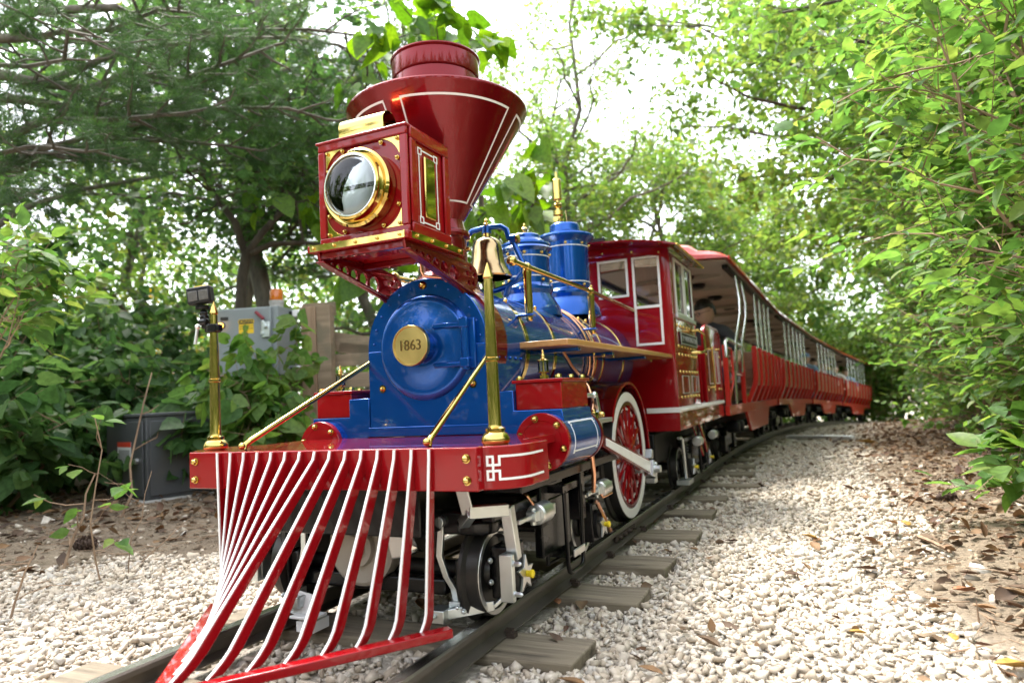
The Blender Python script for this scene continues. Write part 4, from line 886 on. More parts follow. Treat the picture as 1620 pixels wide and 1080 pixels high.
MB().b(-.40, .40, 3.30, 3.36, .86, .95).b(-.1, .32, 3.40, 3.62, .80, .99).build('driver_seat', M['blackmat'], cab, bevel=.03, seg=4)

# ---- trucks
def star(mb, c, r, sx, th=.008):
    pts = [(r * (1 if k % 2 == 0 else .42) * math.sin(PI * k / 5), r * (1 if k % 2 == 0 else .42) * math.cos(PI * k / 5)) for k in range(10)]
    mb.prism(pts, lambda a, b, t: (c[0] + sx * t, c[1] + a, c[2] + b), 0, th)
def truck(parent, ys, r=.115, stars=True, white=True, name='truck', detail=True):
    t = empty(name, (0, 0, 0), parent)
    for y in ys:
        MB().cyl((-.36, y, r), (.36, y, r), .022, seg=12).build('axle', M['blackmat'], t)
        for sx in (-1, 1):
            MB().lathe([(.001, -.05), (r + .016, -.05), (r + .016, -.040), (r + .001, -.034), (r, -.002), (r - .003, 0), (r - .018, .0), (r - .026, -.014), (.05, -.014), (.045, .0), (.001, .0)], (sx * .345, y, r), (sx, 0, 0), 40).build('wheel', M['tyre'], t, smooth=30)
            if white: MB().lathe([(r - .018, .0004), (r - .017, .0016), (r - .004, .0016), (r - .003, .0004)], (sx * .345, y, r), (sx, 0, 0), 40, close=True).build('wheel_rim', M['alu'], t, smooth=30)
            MB().b(sx * .352, sx * .405, y - .052, y + .052, r - .06, r + .075).build('journal_box', M['black'], t, bevel=.006)
            if stars:
                hc = MB().lathe([(.050, .0), (.050, .012), (.040, .017), (.001, .018)], (sx * .4055, y, r - .003), (sx, 0, 0), 24).build('hub_cover', M['blackmat'], t, smooth=30)
                s_ = MB(); star(s_, (sx * .4240, y, r - .003), .050, sx); s_.build('star', M['alu'], hc, bevel=.001)
                MB().lathe([(.0085, .0), (.0085, .010), (.011, .012), (.011, .018), (.006, .021)], (sx * .4325, y, r - .003), (sx, 0, 0), 12).build('yellow_cap', M['yellow'], hc)
            if detail:
                sp = MB(); sp.tube([(sx * .378 + .020 * math.cos(a), y + .02 * math.sin(a), r + .075 + a * .0028) for a in [k * .5 for k in range(51)]], .004, 6); sp.build('spring', M['dgrey'], t, smooth=60)
    ya, yb = ys[0], ys[-1]
    for sx in (-1, 1):
        MB().b(sx * .355, sx * .392, ya - .10, yb + .10, r + .145, r + .175).b(sx * .36, sx * .388, (ya + yb) / 2 - .12, (ya + yb) / 2 + .12, r - .02, r + .145).build('side_frame', M['black'], t, bevel=.005)
    MB().b(-.355, .355, (ya + yb) / 2 - .09, (ya + yb) / 2 + .09, r + .05, r + .16).build('bolster', M['black'], t, bevel=.005)
    return t
tk = truck(loco, (.30, 1.0), name='pilot_truck')
for sx in (-1, 1):
    # zinc brake hanger, lever and the bent bracket outside the wheel
    hb = MB(); P_ = [(.232, .205, .262), (.232, .205, .23), (.228, .200, .17), (.244, .205, .115), (.262, .21, .085), (.266, .215, .045)]
    hb.sweep([[V(sx * (x - .009), y - .005, z), V(sx * (x + .009), y - .005, z), V(sx * (x + .009), y + .007, z), V(sx * (x - .009), y + .007, z)] for x, y, z in P_])
    hb.cyl((sx * .232, .19, .258), (sx * .232, .225, .258), .016, seg=14); hb.b(sx * .250, sx * .284, .198, .232, .030, .055); hb.b(sx * .214, sx * .262, .150, .205, .012, .044); hb.bar((sx * .255, .175, .028), (sx * .36, .245, .040), .008, .026)
    hb.bar((sx * .36, .245, .040), (sx * .382, .255, .060), .03, .010); hb.build('brake_hanger', M['zinc'], tk, bevel=.002)
    bo = MB()
    for p in ((.235, .148, .03), (.30, .19, .036), (.28, .196, .043)): bo.bolt((sx * p[0], p[1], p[2]), (0, -1, 0), .006, .010)
    for p in ((.357, .24, .10), (.357, .24, .155)): bo.bolt((sx * p[0], p[1], p[2]), (0, -1, 0), .006, .010)
    bo.build('bolt', M['zinc'], tk, kind='stuff')
    MB().b(sx * .262, sx * .295, .215, .262, .08, .16).build('brake_shoe', M['tyre'], tk, bevel=.008)
    ba = MB(); ba.bar((sx * .345, .12, .366), (sx * .352, .14, .29), .034, .006, (0, 1, 0)); ba.bar((sx * .320, .17, .262), (sx * .362, .14, .296), .026, .026); ba.bar((sx * .352, .14, .296), (sx * .425, .215, .292), .030, .030); ba.bar((sx * .425, .215, .300), (sx * .430, .235, .165), .030, .026, (0, 1, 0))
    ba.b(sx * .404, sx * .440, .195, .212, .065, .182).b(sx * .404, sx * .412, .2125, .262, .065, .182)
    ba.build('hub_bracket', M['zinc'], tk, bevel=.002)
    b2 = MB()
    for z in (.160, .085): b2.bolt((sx * .4405, .203, z), (sx, 0, 0), .007, .022)
    b2.build('bolt', M['zinc'], tk, kind='stuff')
    MB().cyl((sx * .20, .20, .262), (sx * .15, .20, .262), .010, seg=10).b(sx * .12, sx * .33, .205, .262, .225, .285).lathe([(.055, .0), (.06, .012), (.06, .035), (.05, .04)], (sx * .32, .25, .225), seg=20).build('truck_casting', M['black'], tk, bevel=.006)
    # air cylinders on the frame
    for y0, z0, L_ in ((.42, .243, .075), (1.0, .232, .085)):
        ac = MB().lathe([(.001, 0), (.026, .0), (.030, .006), (.030, L_), (.026, L_ + .006), (.012, L_ + .008), (.012, L_ + .02)], (sx * .415, y0, z0), (0, 1, 0), 24); ac.build('air_cylinder', M['alu'], tk, smooth=30)
        MB().b(sx * .40, sx * .43, y0 + L_ + .02, y0 + L_ + .045, z0 - .016, z0 + .016).build('clevis', M['zinc'], tk, bevel=.002); cl = MB(); cl.b(sx * .400, sx * .430, y0 - .035, y0 - .001, z0 - .014, z0 + .014).b(sx * .410, sx * .42, y0 - .12, y0 - .034, z0 - .006, z0 + .006)
        cl.cyl((sx * .415, y0 - .018, z0 - .026), (sx * .415, y0 - .018, z0 + .022), .008, seg=10); cl.build('clevis', M['zinc'], tk, bevel=.002)
    # footstep
    fs_ = MB(); fs_.tube([(sx * .435, .60, .285), (sx * .435, .605, .06), (sx * .435, .615, .04), (sx * .435, .635, .032), (sx * .435, .72, .032), (sx * .435, .74, .04), (sx * .435, .745, .06), (sx * .435, .755, .285)], .007, 8); fs_.tube([(sx * .37, .60, .285), (sx * .37, .605, .06), (sx * .37, .745, .06), (sx * .37, .755, .285)], .007, 8)
    fs_.b(sx * .365, sx * .44, .605, .745, .083, .087); fs_.b(sx * .30, sx * .44, .58, .62, .28, .30); fs_.build('footstep', M['black'], tk, smooth=50)
    MB().b(sx * .4415, sx * .448, .635, .735, .078, .100).build('step_plate', M['alu'], tk, bevel=.002)
    MB().tube([(sx * .30, .45, .33), (sx * .38, .40, .315), (sx * .41, .38, .30), (sx * .418, .40, .275)], .0045, 8).tube([(sx * .25, .50, .335), (sx * .40, .85, .34), (sx * .41, .95, .325), (sx * .415, .965, .25), (sx * .43, 1.0, .205), (sx * .44, 1.08, .21)], .0045, 8).tube([(sx * .43, .93, .20), (sx * .43, 1.02, .12), (sx * .42, 1.10, .07)], .008, 8).build('copper_pipe', M['copper'], tk, smooth=60)
    MB().b(sx * .30, sx * .42, .32, 1.3, .315, .345).b(sx * .33, sx * .40, .50, .56, .19, .315).b(sx * .33, sx * .40, .86, .90, .15, .315).build('brake_frame', M['black'], tk, bevel=.004)
    MB().cyl((sx * .40, .70, .352), (sx * .40, .92, .352), .008, seg=10).cyl((sx * .38, .38, .33), (sx * .38, .50, .33), .011, seg=10).ball((sx * .38, .375, .335), .014).build('air_fitting', M['zinc'], tk)
# gearbox end behind the pilot bars, and the white switch plates
MB().lathe([(.105, .30), (.110, .225), (.100, .218), (.055, .216), (.052, .200), (.034, .198), (.034, .190), (.012, .188)], (-.045, 0, .178), (0, 1, 0), 40).build('gearbox', mat('cast_iron', (.42, .38, .33), .6, metal=.4, var=.2, scale=12), tk, smooth=30)
MB().bar((-.02, .195, .285), (.085, .195, .235), .010, .045).bar((.085, .195, .25), (.105, .195, .16), .010, .05, (0, 0, 1)).build('gearbox_arm', M['alu'], tk, bevel=.004)
MB().b(-.30, .22, .24, .30, .055, .10).b(-.32, -.29, .20, .30, .06, .25).build('truck_crossbar', M['black'], tk, bevel=.008)
cpl = MB().b(-.235, -.15, .14, .20, -.012, -.004).bar((-.235, .17, -.01), (-.225, .19, .05), .07, .006, (0, 1, 0)).b(-.22, -.16, .15, .22, -.05, -.02); cpl.build('track_plate', M['white'], tk, bevel=.002)
truck(loco, (2.82, 3.42), name='rear_truck')
for sx in (-1, 1):
    MB().bar((sx * .40, 3.02, .355), (sx * .44, 3.10, .16), .010, .055, (0, 1, 0)).bar((sx * .42, 3.15, .355), (sx * .45, 3.2, .17), .010, .05, (0, 1, 0)).build('red_step', M['red'], loco, bevel=.004)
    for y in (2.95, 3.55):
        MB().lathe([(.001, 0), (.026, .0), (.030, .006), (.030, .09), (.026, .096), (.001, .097)], (sx * .43, y, .25), (0, 1, 0), 20).build('air_cylinder', M['alu'], loco, smooth=30)
    MB().tube([(sx * .40, 2.55, .30), (sx * .40, 2.62, .30), (sx * .40, 2.66, .28), (sx * .40, 2.70, .06)], .009, 8).b(sx * .36, sx * .43, 2.62, 2.76, .03, .055).build('brake_hanger', M['zinc'], loco)
    fs_ = MB().tube([(sx * .43, 3.02, .35), (sx * .43, 3.03, .07), (sx * .43, 3.06, .05), (sx * .43, 3.20, .05), (sx * .43, 3.23, .07), (sx * .43, 3.24, .35)], .008, 8).b(sx * .36, sx * .44, 3.03, 3.22, .09, .096); fs_.build('footstep', M['black'], loco, smooth=50)
MB().b(-.3, .3, 2.40, 4.06, .17, .34).build('rear_frame', M['blackmat'], loco, bevel=.01)
# ================================================================== COACHES
CL = 3.92
def coach(front, nlabel):
    """front coach has a driver's platform; origin at the front end on the rail head"""
    c = empty('passenger_coach', (0, 0, 0), label=nlabel, cat='coach', group='open passenger coaches behind the locomotive')
    MB().b(-.455, .455, .0, CL, .385, .43).build('floor', M['blackmat'], c, bevel=.004)
    for sx in (-1, 1):
        MB().b(sx * .456, sx * .492, .0, CL, .355, .432).build('side_sill', M['coachred'], c, bevel=.003)
        sk = [(.98, .354), (2.85, .354), (2.62, .175), (1.22, .175)]
        MB().prism(sk, lambda a, b, t: (sx * t, a, b), .468, .4935).build('skirt_panel', M['coachred'], c, bevel=.003)
    MB().b(-.30, .30, .02, CL - .02, .25, .384).build('underframe', M['blackmat'], c, bevel=.01)
    for y0 in (.30, 3.05):
        t = empty('bogie', (0, y0, 0), c)
        for dy in (.0, .48):
            for sx in (-1, 1):
                MB().lathe([(.001, -.05), (.131, -.05), (.131, -.040), (.116, -.034), (.115, -.002), (.095, .0), (.088, -.014), (.05, -.014), (.045, .0), (.001, .0)], (sx * .345, dy, .115), (sx, 0, 0), 28).build('wheel', M['tyre'], t, smooth=30)
                MB().b(sx * .352, sx * .40, dy - .05, dy + .05, .06, .19).build('journal_box', M['black'], t, bevel=.006)
        for sx in (-1, 1):
            MB().b(sx * .355, sx * .392, -.11, .59, .26, .292).b(sx * .36, sx * .388, .12, .36, .10, .26).build('side_frame', M['black'], t, bevel=.005)
            for dy in (.10, .34): MB().lathe([(.001, 0), (.040, .0), (.045, .008), (.045, .09), (.036, .10), (.001, .101)], (sx * .40, dy, .25), (sx, 0, .0), 18).build('air_bag', M['blackmat'], t, smooth=40)
        MB().b(-.35, .35, .15, .33, .13, .24).build('bolster', M['black'], t, bevel=.005)
    MB().b(-.05, .05, -.17, .0, .24, .30).build('coupler', M['blackmat'], c, bevel=.01)
    # bays
    ys = [1.30 + .425 * k for k in range(7)] if front else [.16 + .44 * k for k in range(9)]
    prof = [(.476, .434), (.492, .47), (.520, .53), (.545, .585), (.556, .63), (.560, .70), (.5625, .94)]
    def off(p, d): return [(x + d, z) for x, z in p]
    for i, y in enumerate(ys):
        for sx in (-1, 1):
            w = .026 if i else .034
            secs = [[V(sx * (x - .030), y - w, z), V(sx * (x + .016), y - w, z), V(sx * (x + .016), y + w, z), V(sx * (x - .030), y + w, z)] for x, z in prof]
            secs.append([V(sx * .5375, y - w, .955), V(sx * .5735, y - w, .955), V(sx * .5735, y + w, .955), V(sx * .5375, y + w, .955)])
            MB().sweep(secs).build('seat_end', M['coachred'], c, bevel=.008)
        if i < len(ys) - 1:
            y1 = ys[i + 1]
            for sx in (-1, 1):
                pp = [(.538, .592), (.545, .63), (.549, .70), (.551, .925)]
                MB().sweep([[V(sx * (x - .016), y + .03, z), V(sx * x, y + .03, z), V(sx * x, y1 - .03, z), V(sx * (x - .016), y1 - .03, z)] for x, z in pp]).build('side_panel', M['redwood'], c, bevel=.002)
            # bench across the coach: back of four boards and a seat
            for k in range(4): MB().box((0, y1 - .075 + k * .012, .605 + .092 * k), (1.0, .020, .086)).build('back_board', M['redwood'], c, bevel=.004)
            MB().b(-.50, .50, y + .05, y + .34, .555, .578).build('seat_board', M['redwood'], c, bevel=.004)
    # posts: pairs of polished tubes
    py = [.42, .78] + ys[1:5] if front else ys[1:7]
    for j, y in enumerate(py):
        for sx in ((-1, 1) if j in (1, len(py) - 1) else (1,)):
            if front and j < 2: path = [(.50, y, .70), (.515, y, .95), (.560, y + .02, 1.18), (.563, y + .03, 1.30), (.535, y + .05, 1.512)]
            else: path = [(.548, y, .93), (.535, y + .02, 1.512)]
            MB().tube([(sx * a, b, d) for a, b, d in path], .0115, 10).build('roof_post', M['chrome'], c, smooth=60)
    # roof: eaves with a raised clerestory, ceiling below
    xs = [-.578, -.555, -.51, -.43, -.34, -.28, -.19, 0, .19, .28, .34, .43, .51, .555, .578]
    dz_ = .038
    zt = [dz_ + q_ for q_ in [1.515, 1.545, 1.575, 1.602, 1.615, 1.668, 1.690, 1.702, 1.690, 1.668, 1.615, 1.602, 1.575, 1.545, 1.515]]
    zb = [dz_ + q_ for q_ in [1.505, 1.508, 1.512, 1.518, 1.522, 1.525, 1.53, 1.532, 1.53, 1.525, 1.522, 1.518, 1.512, 1.508, 1.505]]
    def rsec(y, k): return [V(x, y, b + (t - b) * k) for x, t, b in zip(xs, zt, zb)] + [V(x, y, b) for x, b in zip(reversed(xs), reversed(zb))]
    MB().sweep([rsec(-.16, .35), rsec(-.13, .72), rsec(-.05, .92), rsec(.05, 1), rsec(CL - .1, 1), rsec(CL, .92), rsec(CL + .07, .72), rsec(CL + .1, .35)]).build('roof', M['roofred'], c, smooth=28)
    for sx in (-1, 1): MB().b(sx * .5785, sx * .592, -.15, CL + .09, 1.530, 1.560).build('roof_edge', M['coachred'], c, bevel=.004)
    MB().add([V(x, y, b - .004) for y in (-.10, CL + .04) for x, b in zip(xs[1:-1], zb[1:-1])] + [V(x, y, b - .012) for y in (-.10, CL + .04) for x, b in zip(xs[1:-1], zb[1:-1])],
             [(i, i + 1, i + 14, i + 13) for i in range(12)] + [(26 + i, 26 + 13 + i, 26 + 14 + i, 26 + i + 1) for i in range(12)] + [(i, 26 + i, 27 + i, i + 1) for i in range(12)] + [(13 + i, 14 + i, 40 + i, 39 + i) for i in range(12)]).build('ceiling', M['ceiling'], c, smooth=30)
    for sx in (-1, 1): MB().b(sx * .50, sx * .545, .05, CL - .05, 1.498, 1.528).build('roof_rail', M['blackmat'], c, bevel=.004)
    for y in (.25, .95, 1.75, 2.55, 3.35):
        MB().b(-.42, .42, y + .28, y + .31, 1.514, 1.552).build('ceiling_rib', M['ceiling'], c, bevel=.004)
    for x, y in ((.12, .55), (.12, 1.05), (.12, 2.0), (.12, 3.0)): MB().lathe([(.075, 1.552), (.075, 1.533), (.060, 1.518), (.055, 1.514), (.001, 1.512)], (x, y, 0), seg=24).build('speaker', M['blackmat'], c, smooth=30)
    if front:
        for sx in (-1, 1):
            for y, h in ((.03, .90), (.95, .90)): MB().b(sx * .462, sx * .500, y - .02, y + .02, .433, h).build('gate_post', M['coachred'], c, bevel=.004)
            MB().tube([(sx * .485, .05, .88), (sx * .485, .30, .885), (sx * .485, .34, .86), (sx * .485, .36, .66), (sx * .485, .30, .60), (sx * .485, .05, .47)], .009, 8).build('gate_frame', M['coachred'], c, smooth=60)
            for z in (.78, .67):
                MB().tube([(sx * .485, .20 + .10 * math.cos(t), z + .042 * math.sin(t)) for t in [2 * PI * k / 20 for k in range(20)]], .0055, 6, closed=True).build('gate_ring', M['coachred'], c, smooth=60)
            MB().tube([(sx * .485, .38, .78), (sx * .485, .93, .78)], .006, 6).build('gate_bar', M['coachred'], c); MB().tube([(sx * .485, .38, .685), (sx * .485, .93, .68)], .012, 8).build('gate_bar', M['chrome'], c)
            MB().tube([(sx * .49, .02, .80), (sx * .49, .02, .925), (sx * .495, .06, .945), (sx * .50, .92, .93), (sx * .50, .97, .90)], .016, 10).build('grab_rail', M['chrome'], c, smooth=60)
            MB().tube([(sx * .485, .42, .434), (sx * .487, .42, .72)], .014, 10).build('gate_tube', M['chrome'], c, smooth=60)
        for k in range(5): MB().box((0, 1.02, .50 + .092 * k), (.96, .022, .086)).build('back_board', M['redwood'], c, bevel=.004)
        MB().b(.36, .452, 1.0, 1.009, .62, .70).build('notice', M['white'], c)
        MB().lathe([(.028, 0), (.028, .004)], (.406, .9995, .66), (0, -1, 0), 20).build('notice_disc', M['ink'], c)
        MB().b(-.45, .45, .70, 1.0, .56, .60).build('driver_bench', M['blackmat'], c, bevel=.01)
    return c
M['roofred'] = mat('faded_red_sky_tint', (.50, .05, .04), .3, coat=.6, var=.12, scale=2, rvar=.05, dirt=(.45, .16, .12), dirt_amt=.2)  # faded red, with the sky's pinkish reflection put into the colour
FR = [4.12, 8.26, 12.34, 16.40]
LB = ['open red passenger coach directly behind the cab, its driver seated at the front', 'second open red coach, its empty benches between the first coach and the third', 'third open red coach in the line, with a passenger in pale blue at its front', 'last open red coach, roof catching orange light at the end of the train']
def place(c, yf):
    yr = yf + CL; a = V(xc(yf), yf, float(gz(yf))); b = V(xc(yr), yr, float(gz(yr))); d = (b - a).normalized()
    yax = d; xax = d.cross(V(0, 0, 1)).normalized(); zax = xax.cross(yax)
    c.matrix_world = Matrix(((xax.x, yax.x, zax.x, a.x), (xax.y, yax.y, zax.y, a.y), (xax.z, yax.z, zax.z, a.z), (0, 0, 0, 1))); return c.matrix_world.copy()
c1 = coach(True, LB[0]); CM = [place(c1, FR[0])]
c2 = coach(False, LB[1]); CM.append(place(c2, FR[1]))
for k in (2, 3): q = copy_tree(c2); q['label'] = LB[k]; CM.append(place(q, FR[k]))
# far coaches round the bend, only their skirts could show
# ================================================================== PEOPLE
def skin_body(name, joints, edges, m, parent, sub=2):
    """joints: name -> (x, y, z, rx, ry)"""
    me = bpy.data.meshes.new(name); keys = list(joints); ix = {k: i for i, k in enumerate(keys)}
    me.from_pydata([joints[k][:3] for k in keys], [(ix[a], ix[b]) for a, b in edges], [])
    o = bpy.data.objects.new(name, me); COL.objects.link(o)
    if parent: o.parent = parent
    me.materials.append(m)
    md = o.modifiers.new('skin', 'SKIN'); md.use_smooth_shade = True
    lay = me.skin_vertices[0].data if me.skin_vertices else None
    if lay is None: return o
    for k in keys: lay[ix[k]].radius = joints[k][3:5]
    lay[0].use_root = True
    s = o.modifiers.new('sub', 'SUBSURF'); s.levels = sub; s.render_levels = sub
    return o
def ensure_skin(me):
    pass
def person(loc, rz, label, top, legs, skin, hair, lean=.12, turn=0.0, glasses=False, cap=None, group='people riding in the train', short=True, tilt=.0, arm=0):
    """seated figure; origin on the seat, facing -y"""
    p = empty('person', loc, label=label, cat='person', group=group); p.rotation_euler = (0, 0, rz)
    ly = -lean
    T = {'pelvis': (0, 0, .08, .145, .11), 'waist': (0, ly * .25, .22, .135, .10), 'chest': (0, ly * .6, .38, .155, .105), 'neckb': (0, ly * .95, .50, .08, .06), 'neck': (0, ly * 1.1, .555, .05, .05)}
    E_ = [('pelvis', 'waist'), ('waist', 'chest'), ('chest', 'neckb'), ('neckb', 'neck')]
    J = dict(T)
    for s, n in ((-1, 'l'), (1, 'r')):
        J['sh' + n] = (s * .165, ly * .9, .465, .068, .065); J['ua' + n] = (s * .215, ly * .7, .36, .056, .052); J['sl' + n] = (s * .235, ly * .55 - .02, .27, .052, .048)
        E_ += [('neckb', 'sh' + n), ('sh' + n, 'ua' + n), ('ua' + n, 'sl' + n)]
    body = skin_body('shirt', J, E_, top, p)
    for s, n in ((-1, 'l'), (1, 'r')):
        A = {'e0': (s * .232, ly * .55 - .01, .29, .042, .040), 'e1': (s * .242, ly * .5 - .05, .205, .040, .038), 'e2': (s * .225, ly * .5 - .17, .175, .034, .032), 'w': (s * .20, ly * .5 - .28, .175, .025, .021)}
        fa = skin_body('forearm', A, [('e0', 'e1'), ('e1', 'e2'), ('e2', 'w')], skin, p)
        H = {'p0': (s * .20, ly * .5 - .275, .175, .026, .019), 'p1': (s * .196, ly * .5 - .335, .170, .034, .014)}; HE = [('p0', 'p1')]
        for f, (dx, L_) in enumerate(((-.027, .060), (-.009, .070), (.009, .066), (.026, .050))):
            H['f%da' % f] = (s * .196 + dx, ly * .5 - .345, .168, .009, .009); H['f%db' % f] = (s * .196 + dx * 1.1, ly * .5 - .345 - L_ * .6, .160, .0085, .0085); H['f%dc' % f] = (s * .196 + dx * 1.1, ly * .5 - .345 - L_ * .85, .142, .0075, .0075)
            HE += [('p1', 'f%da' % f), ('f%da' % f, 'f%db' % f), ('f%db' % f, 'f%dc' % f)]
        H['t0'] = (s * .196 - s * .030, ly * .5 - .300, .172, .010, .010); H['t1'] = (s * .196 - s * .048, ly * .5 - .335, .164, .009, .009); HE += [('p0', 't0'), ('t0', 't1')]
        skin_body('hand', H, HE, skin, p, 1)
        Lg = {'h': (s * .085, -.01, .075, .088, .085), 't': (s * .10, -.22, .075, .080, .076), 'k': (s * .11, -.42, .07, .062, .060), 's': (s * .11, -.43, -.10, .056, .056), 'a': (s * .11, -.40, -.30 if short else -.13, .044, .046)}
        skin_body('trouser_leg', Lg, [('h', 't'), ('t', 'k'), ('k', 's'), ('s', 'a')], legs, p)
        sh = MB(); zf = (-.30 if short else -.13); sh.sweep([[V(s * .11 - w, y, zf - .06), V(s * .11 + w, y, zf - .06), V(s * .11 + w * .85, y, zf - .06 + h), V(s * .11 - w * .85, y, zf - .06 + h)] for y, w, h in ((-.33, .034, .06), (-.40, .042, .075), (-.50, .044, .045), (-.57, .034, .03))]); sh.build('shoe', M['blackmat'], p, bevel=.012, smooth=60)
    # head: a shaped ovoid with nose, brow, lips, ears
    hd = empty('head', (0, ly * 1.15 - .01, .64), p); hd.rotation_euler = (tilt, 0, turn)
    bm = bmesh.new(); bmesh.ops.create_uvsphere(bm, u_segments=28, v_segments=22, radius=1)
    for v in bm.verts:
        x, y, z = v.co; w = .077 * (1 - .16 * max(0, -z)) ; yy = y * .098; zz = z * .118
        if z < -.2 and y > 0: yy *= 1 - .35 * (-z - .2)
        if z < -.35 and y < 0: w *= 1 - .30 * (-z - .35); yy *= 1 + .06
        if y < -.6 and abs(x) < .18 and -.30 < z < .16: yy -= .018 * (1 - abs(x) / .18) * (1 - abs(z + .12) / .30 if abs(z + .12) < .30 else 0)
        if y < -.55 and .10 < z < .30: yy -= .004
        if y < -.7 and abs(x) > .22 and abs(x) < .55 and .0 < z < .16: yy += .007
        if y < -.7 and abs(x) < .32 and -.52 < z < -.38: yy -= .004
        v.co = (x * w, yy, zz)
    me = bpy.data.meshes.new('face'); bm.to_mesh(me); bm.free(); fc = link('face', me, skin, hd, smooth=180)
    for s in (-1, 1):
        MB().lathe([(.006, 0), (.016, .003), (.019, .010), (.012, .014), (.001, .012)], (s * .074, .006, .0), (s, .25, 0), 12).build('ear', skin, hd, smooth=60)
        MB().ball((s * .029, -.089, .012), .0085, 10).build('eye', M['ink'], hd)
    MB().box((0, -.0985, -.052), (.036, .008, .007)).build('mouth', M['lip'], hd, bevel=.003)
    bm = bmesh.new(); bmesh.ops.create_uvsphere(bm, u_segments=24, v_segments=18, radius=1)
    bmesh.ops.delete(bm, geom=[v for v in bm.verts if v.co.z < (.32 if v.co.y < -.25 else (.02 if v.co.y < .15 else -.45))], context='VERTS')
    for v in bm.verts: n_ = 1 + .03 * math.sin(v.co.x * 19) * math.sin(v.co.z * 23 + v.co.y * 11); v.co = (v.co.x * .084 * n_, v.co.y * .106 * n_ + .004, v.co.z * .126 * n_ + .001)
    me = bpy.data.meshes.new('hair'); bm.to_mesh(me); bm.free(); link('hair', me, hair, hd, smooth=180)
    if cap: MB().lathe([(.090, .045), (.092, .060), (.080, .105), (.045, .132), (.001, .138)], (0, .004, 0), seg=24).prism([(-.075, -.06), (-.06, -.15), (.06, -.15), (.075, -.06)], lambda a, b, t: (a, b, t), .050, .056).build('cap', cap, hd, smooth=50)
    if glasses:
        g = MB()
        for s in (-1, 1):
            g.tube([(s * .031 + .022 * math.cos(t), -.106 + .004 * abs(math.cos(t)), .010 + .017 * math.sin(t)) for t in [2 * PI * k / 14 for k in range(14)]], .0022, 6, closed=True); g.tube([(s * .052, -.100, .014), (s * .076, -.06, .014), (s * .080, .0, .010)], .002, 6)
        g.tube([(-.010, -.107, .013), (.010, -.107, .013)], .002, 6); g.build('glasses', M['ink'], hd)
    return p
M['lip'] = mat('lips', (.36, .15, .12), .5)
# the driver and passengers
person((.262, 5.02, .60), -.15, 'driver with dark hair, glasses and charcoal shirt seated behind the cab, head bowed', M['cloth_black'], M['jeans'], M['skin'], M['hair'], lean=.12, turn=-.55, tilt=.30, glasses=True, short=False)
def passenger(k, x, bay, label, top, legs, skin, hair, **kw):
    p = CM[k] @ V(x, .16 + .44 * bay + .25, .579); person(tuple(p), math.atan2(CM[k][1][0], CM[k][0][0]), label, top, legs, skin, hair, short=False, lean=.04, **kw)
M['hairb'] = mat('brown_hair', (.10, .055, .03), .5, var=.4, scale=60)
passenger(2, .28, 1, 'passenger in a pale blue shirt and cap at the front of the third coach', M['cloth_blue'], M['jeans'], M['skin2'], M['hairb'], cap=M['cloth_blue'])
passenger(2, .22, 4, 'passenger in a pink top in the middle of the third coach', M['cloth_pink'], M['jeans'], M['skin2'], M['hair'])
passenger(2, .30, 6, 'dark-haired passenger in navy near the back of the third coach', M['cloth_dark'], M['jeans'], M['skin2'], M['hair'])
passenger(3, .30, 0, 'passenger in a white shirt on the first bench of the last coach', M['cloth_white'], M['jeans'], M['skin2'], M['hairb'])
passenger(3, .05, 1, 'passenger in a yellow cap and white shirt in the last coach', M['cloth_white'], M['jeans'], M['skin'], M['hair'], cap=M['yellow'])
passenger(3, .30, 3, 'passenger in light blue at the open side of the last coach', M['cloth_blue'], M['jeans'], M['skin2'], M['hairb'])

# ================================================================== ACTION CAMERA clamped to the left post
ac = empty('action_camera', (-.4595, .0966, .84), label='small black action camera on a clamp arm fixed to the left brass post', cat='camera')
ac_r = Matrix.Rotation(R_(22), 3, 'Z') @ Matrix.Rotation(R_(-6), 3, 'Y')
MB().box((-.040, -.012, .088), (.072, .034, .052), ac_r).build('camera_body', M['blackmat'], ac, bevel=.006, seg=3)
for dx in (-.016, .017):
    q = V(-.040, -.012, .088) + ac_r @ V(dx, -.0175, -.002); MB().box(q, (.029, .003, .030), ac_r).build('lens_window', mat('smoked_glass', (.10, .095, .09), .12, var=.5, scale=90), ac, bevel=.002)
q = V(-.040, -.012, .088) + ac_r @ V(.010, .0, .0265); MB().box(q, (.040, .026, .002), ac_r).build('yellow_label', M['lyellow'], ac)
MB().lathe([(.020, 0), (.021, .004), (.021, .009), (.016, .012)], (-.036, -.008, .046), (0, 0, 1), 20).build('mount_disc', M['black'], ac)
MB().ball((-.034, -.006, .034), .012).bar((-.034, -.006, .03), (-.030, .0, -.012), .022, .020, (0, 1, 0)).cyl((-.046, -.008, .008), (-.018, -.008, .008), .011, seg=14).bar((-.030, 0, -.012), (-.006, .0, -.014), .018, .024).build('clamp_arm', M['black'], ac, bevel=.004)
MB().lathe([(.0150, -.012), (.0205, -.012), (.0205, .012), (.0150, .012)], (0, 0, -.014), (0, 0, 1), 20, close=True).b(.018, .030, -.012, .006, -.024, -.004).build('clamp', M['black'], ac, bevel=.002)
MB().cyl((-.052, -.014, -.006), (-.058, -.018, -.058), .0048, seg=10).ball((-.052, -.014, -.006), .008).build('clamp_handle', M['alu'], ac)

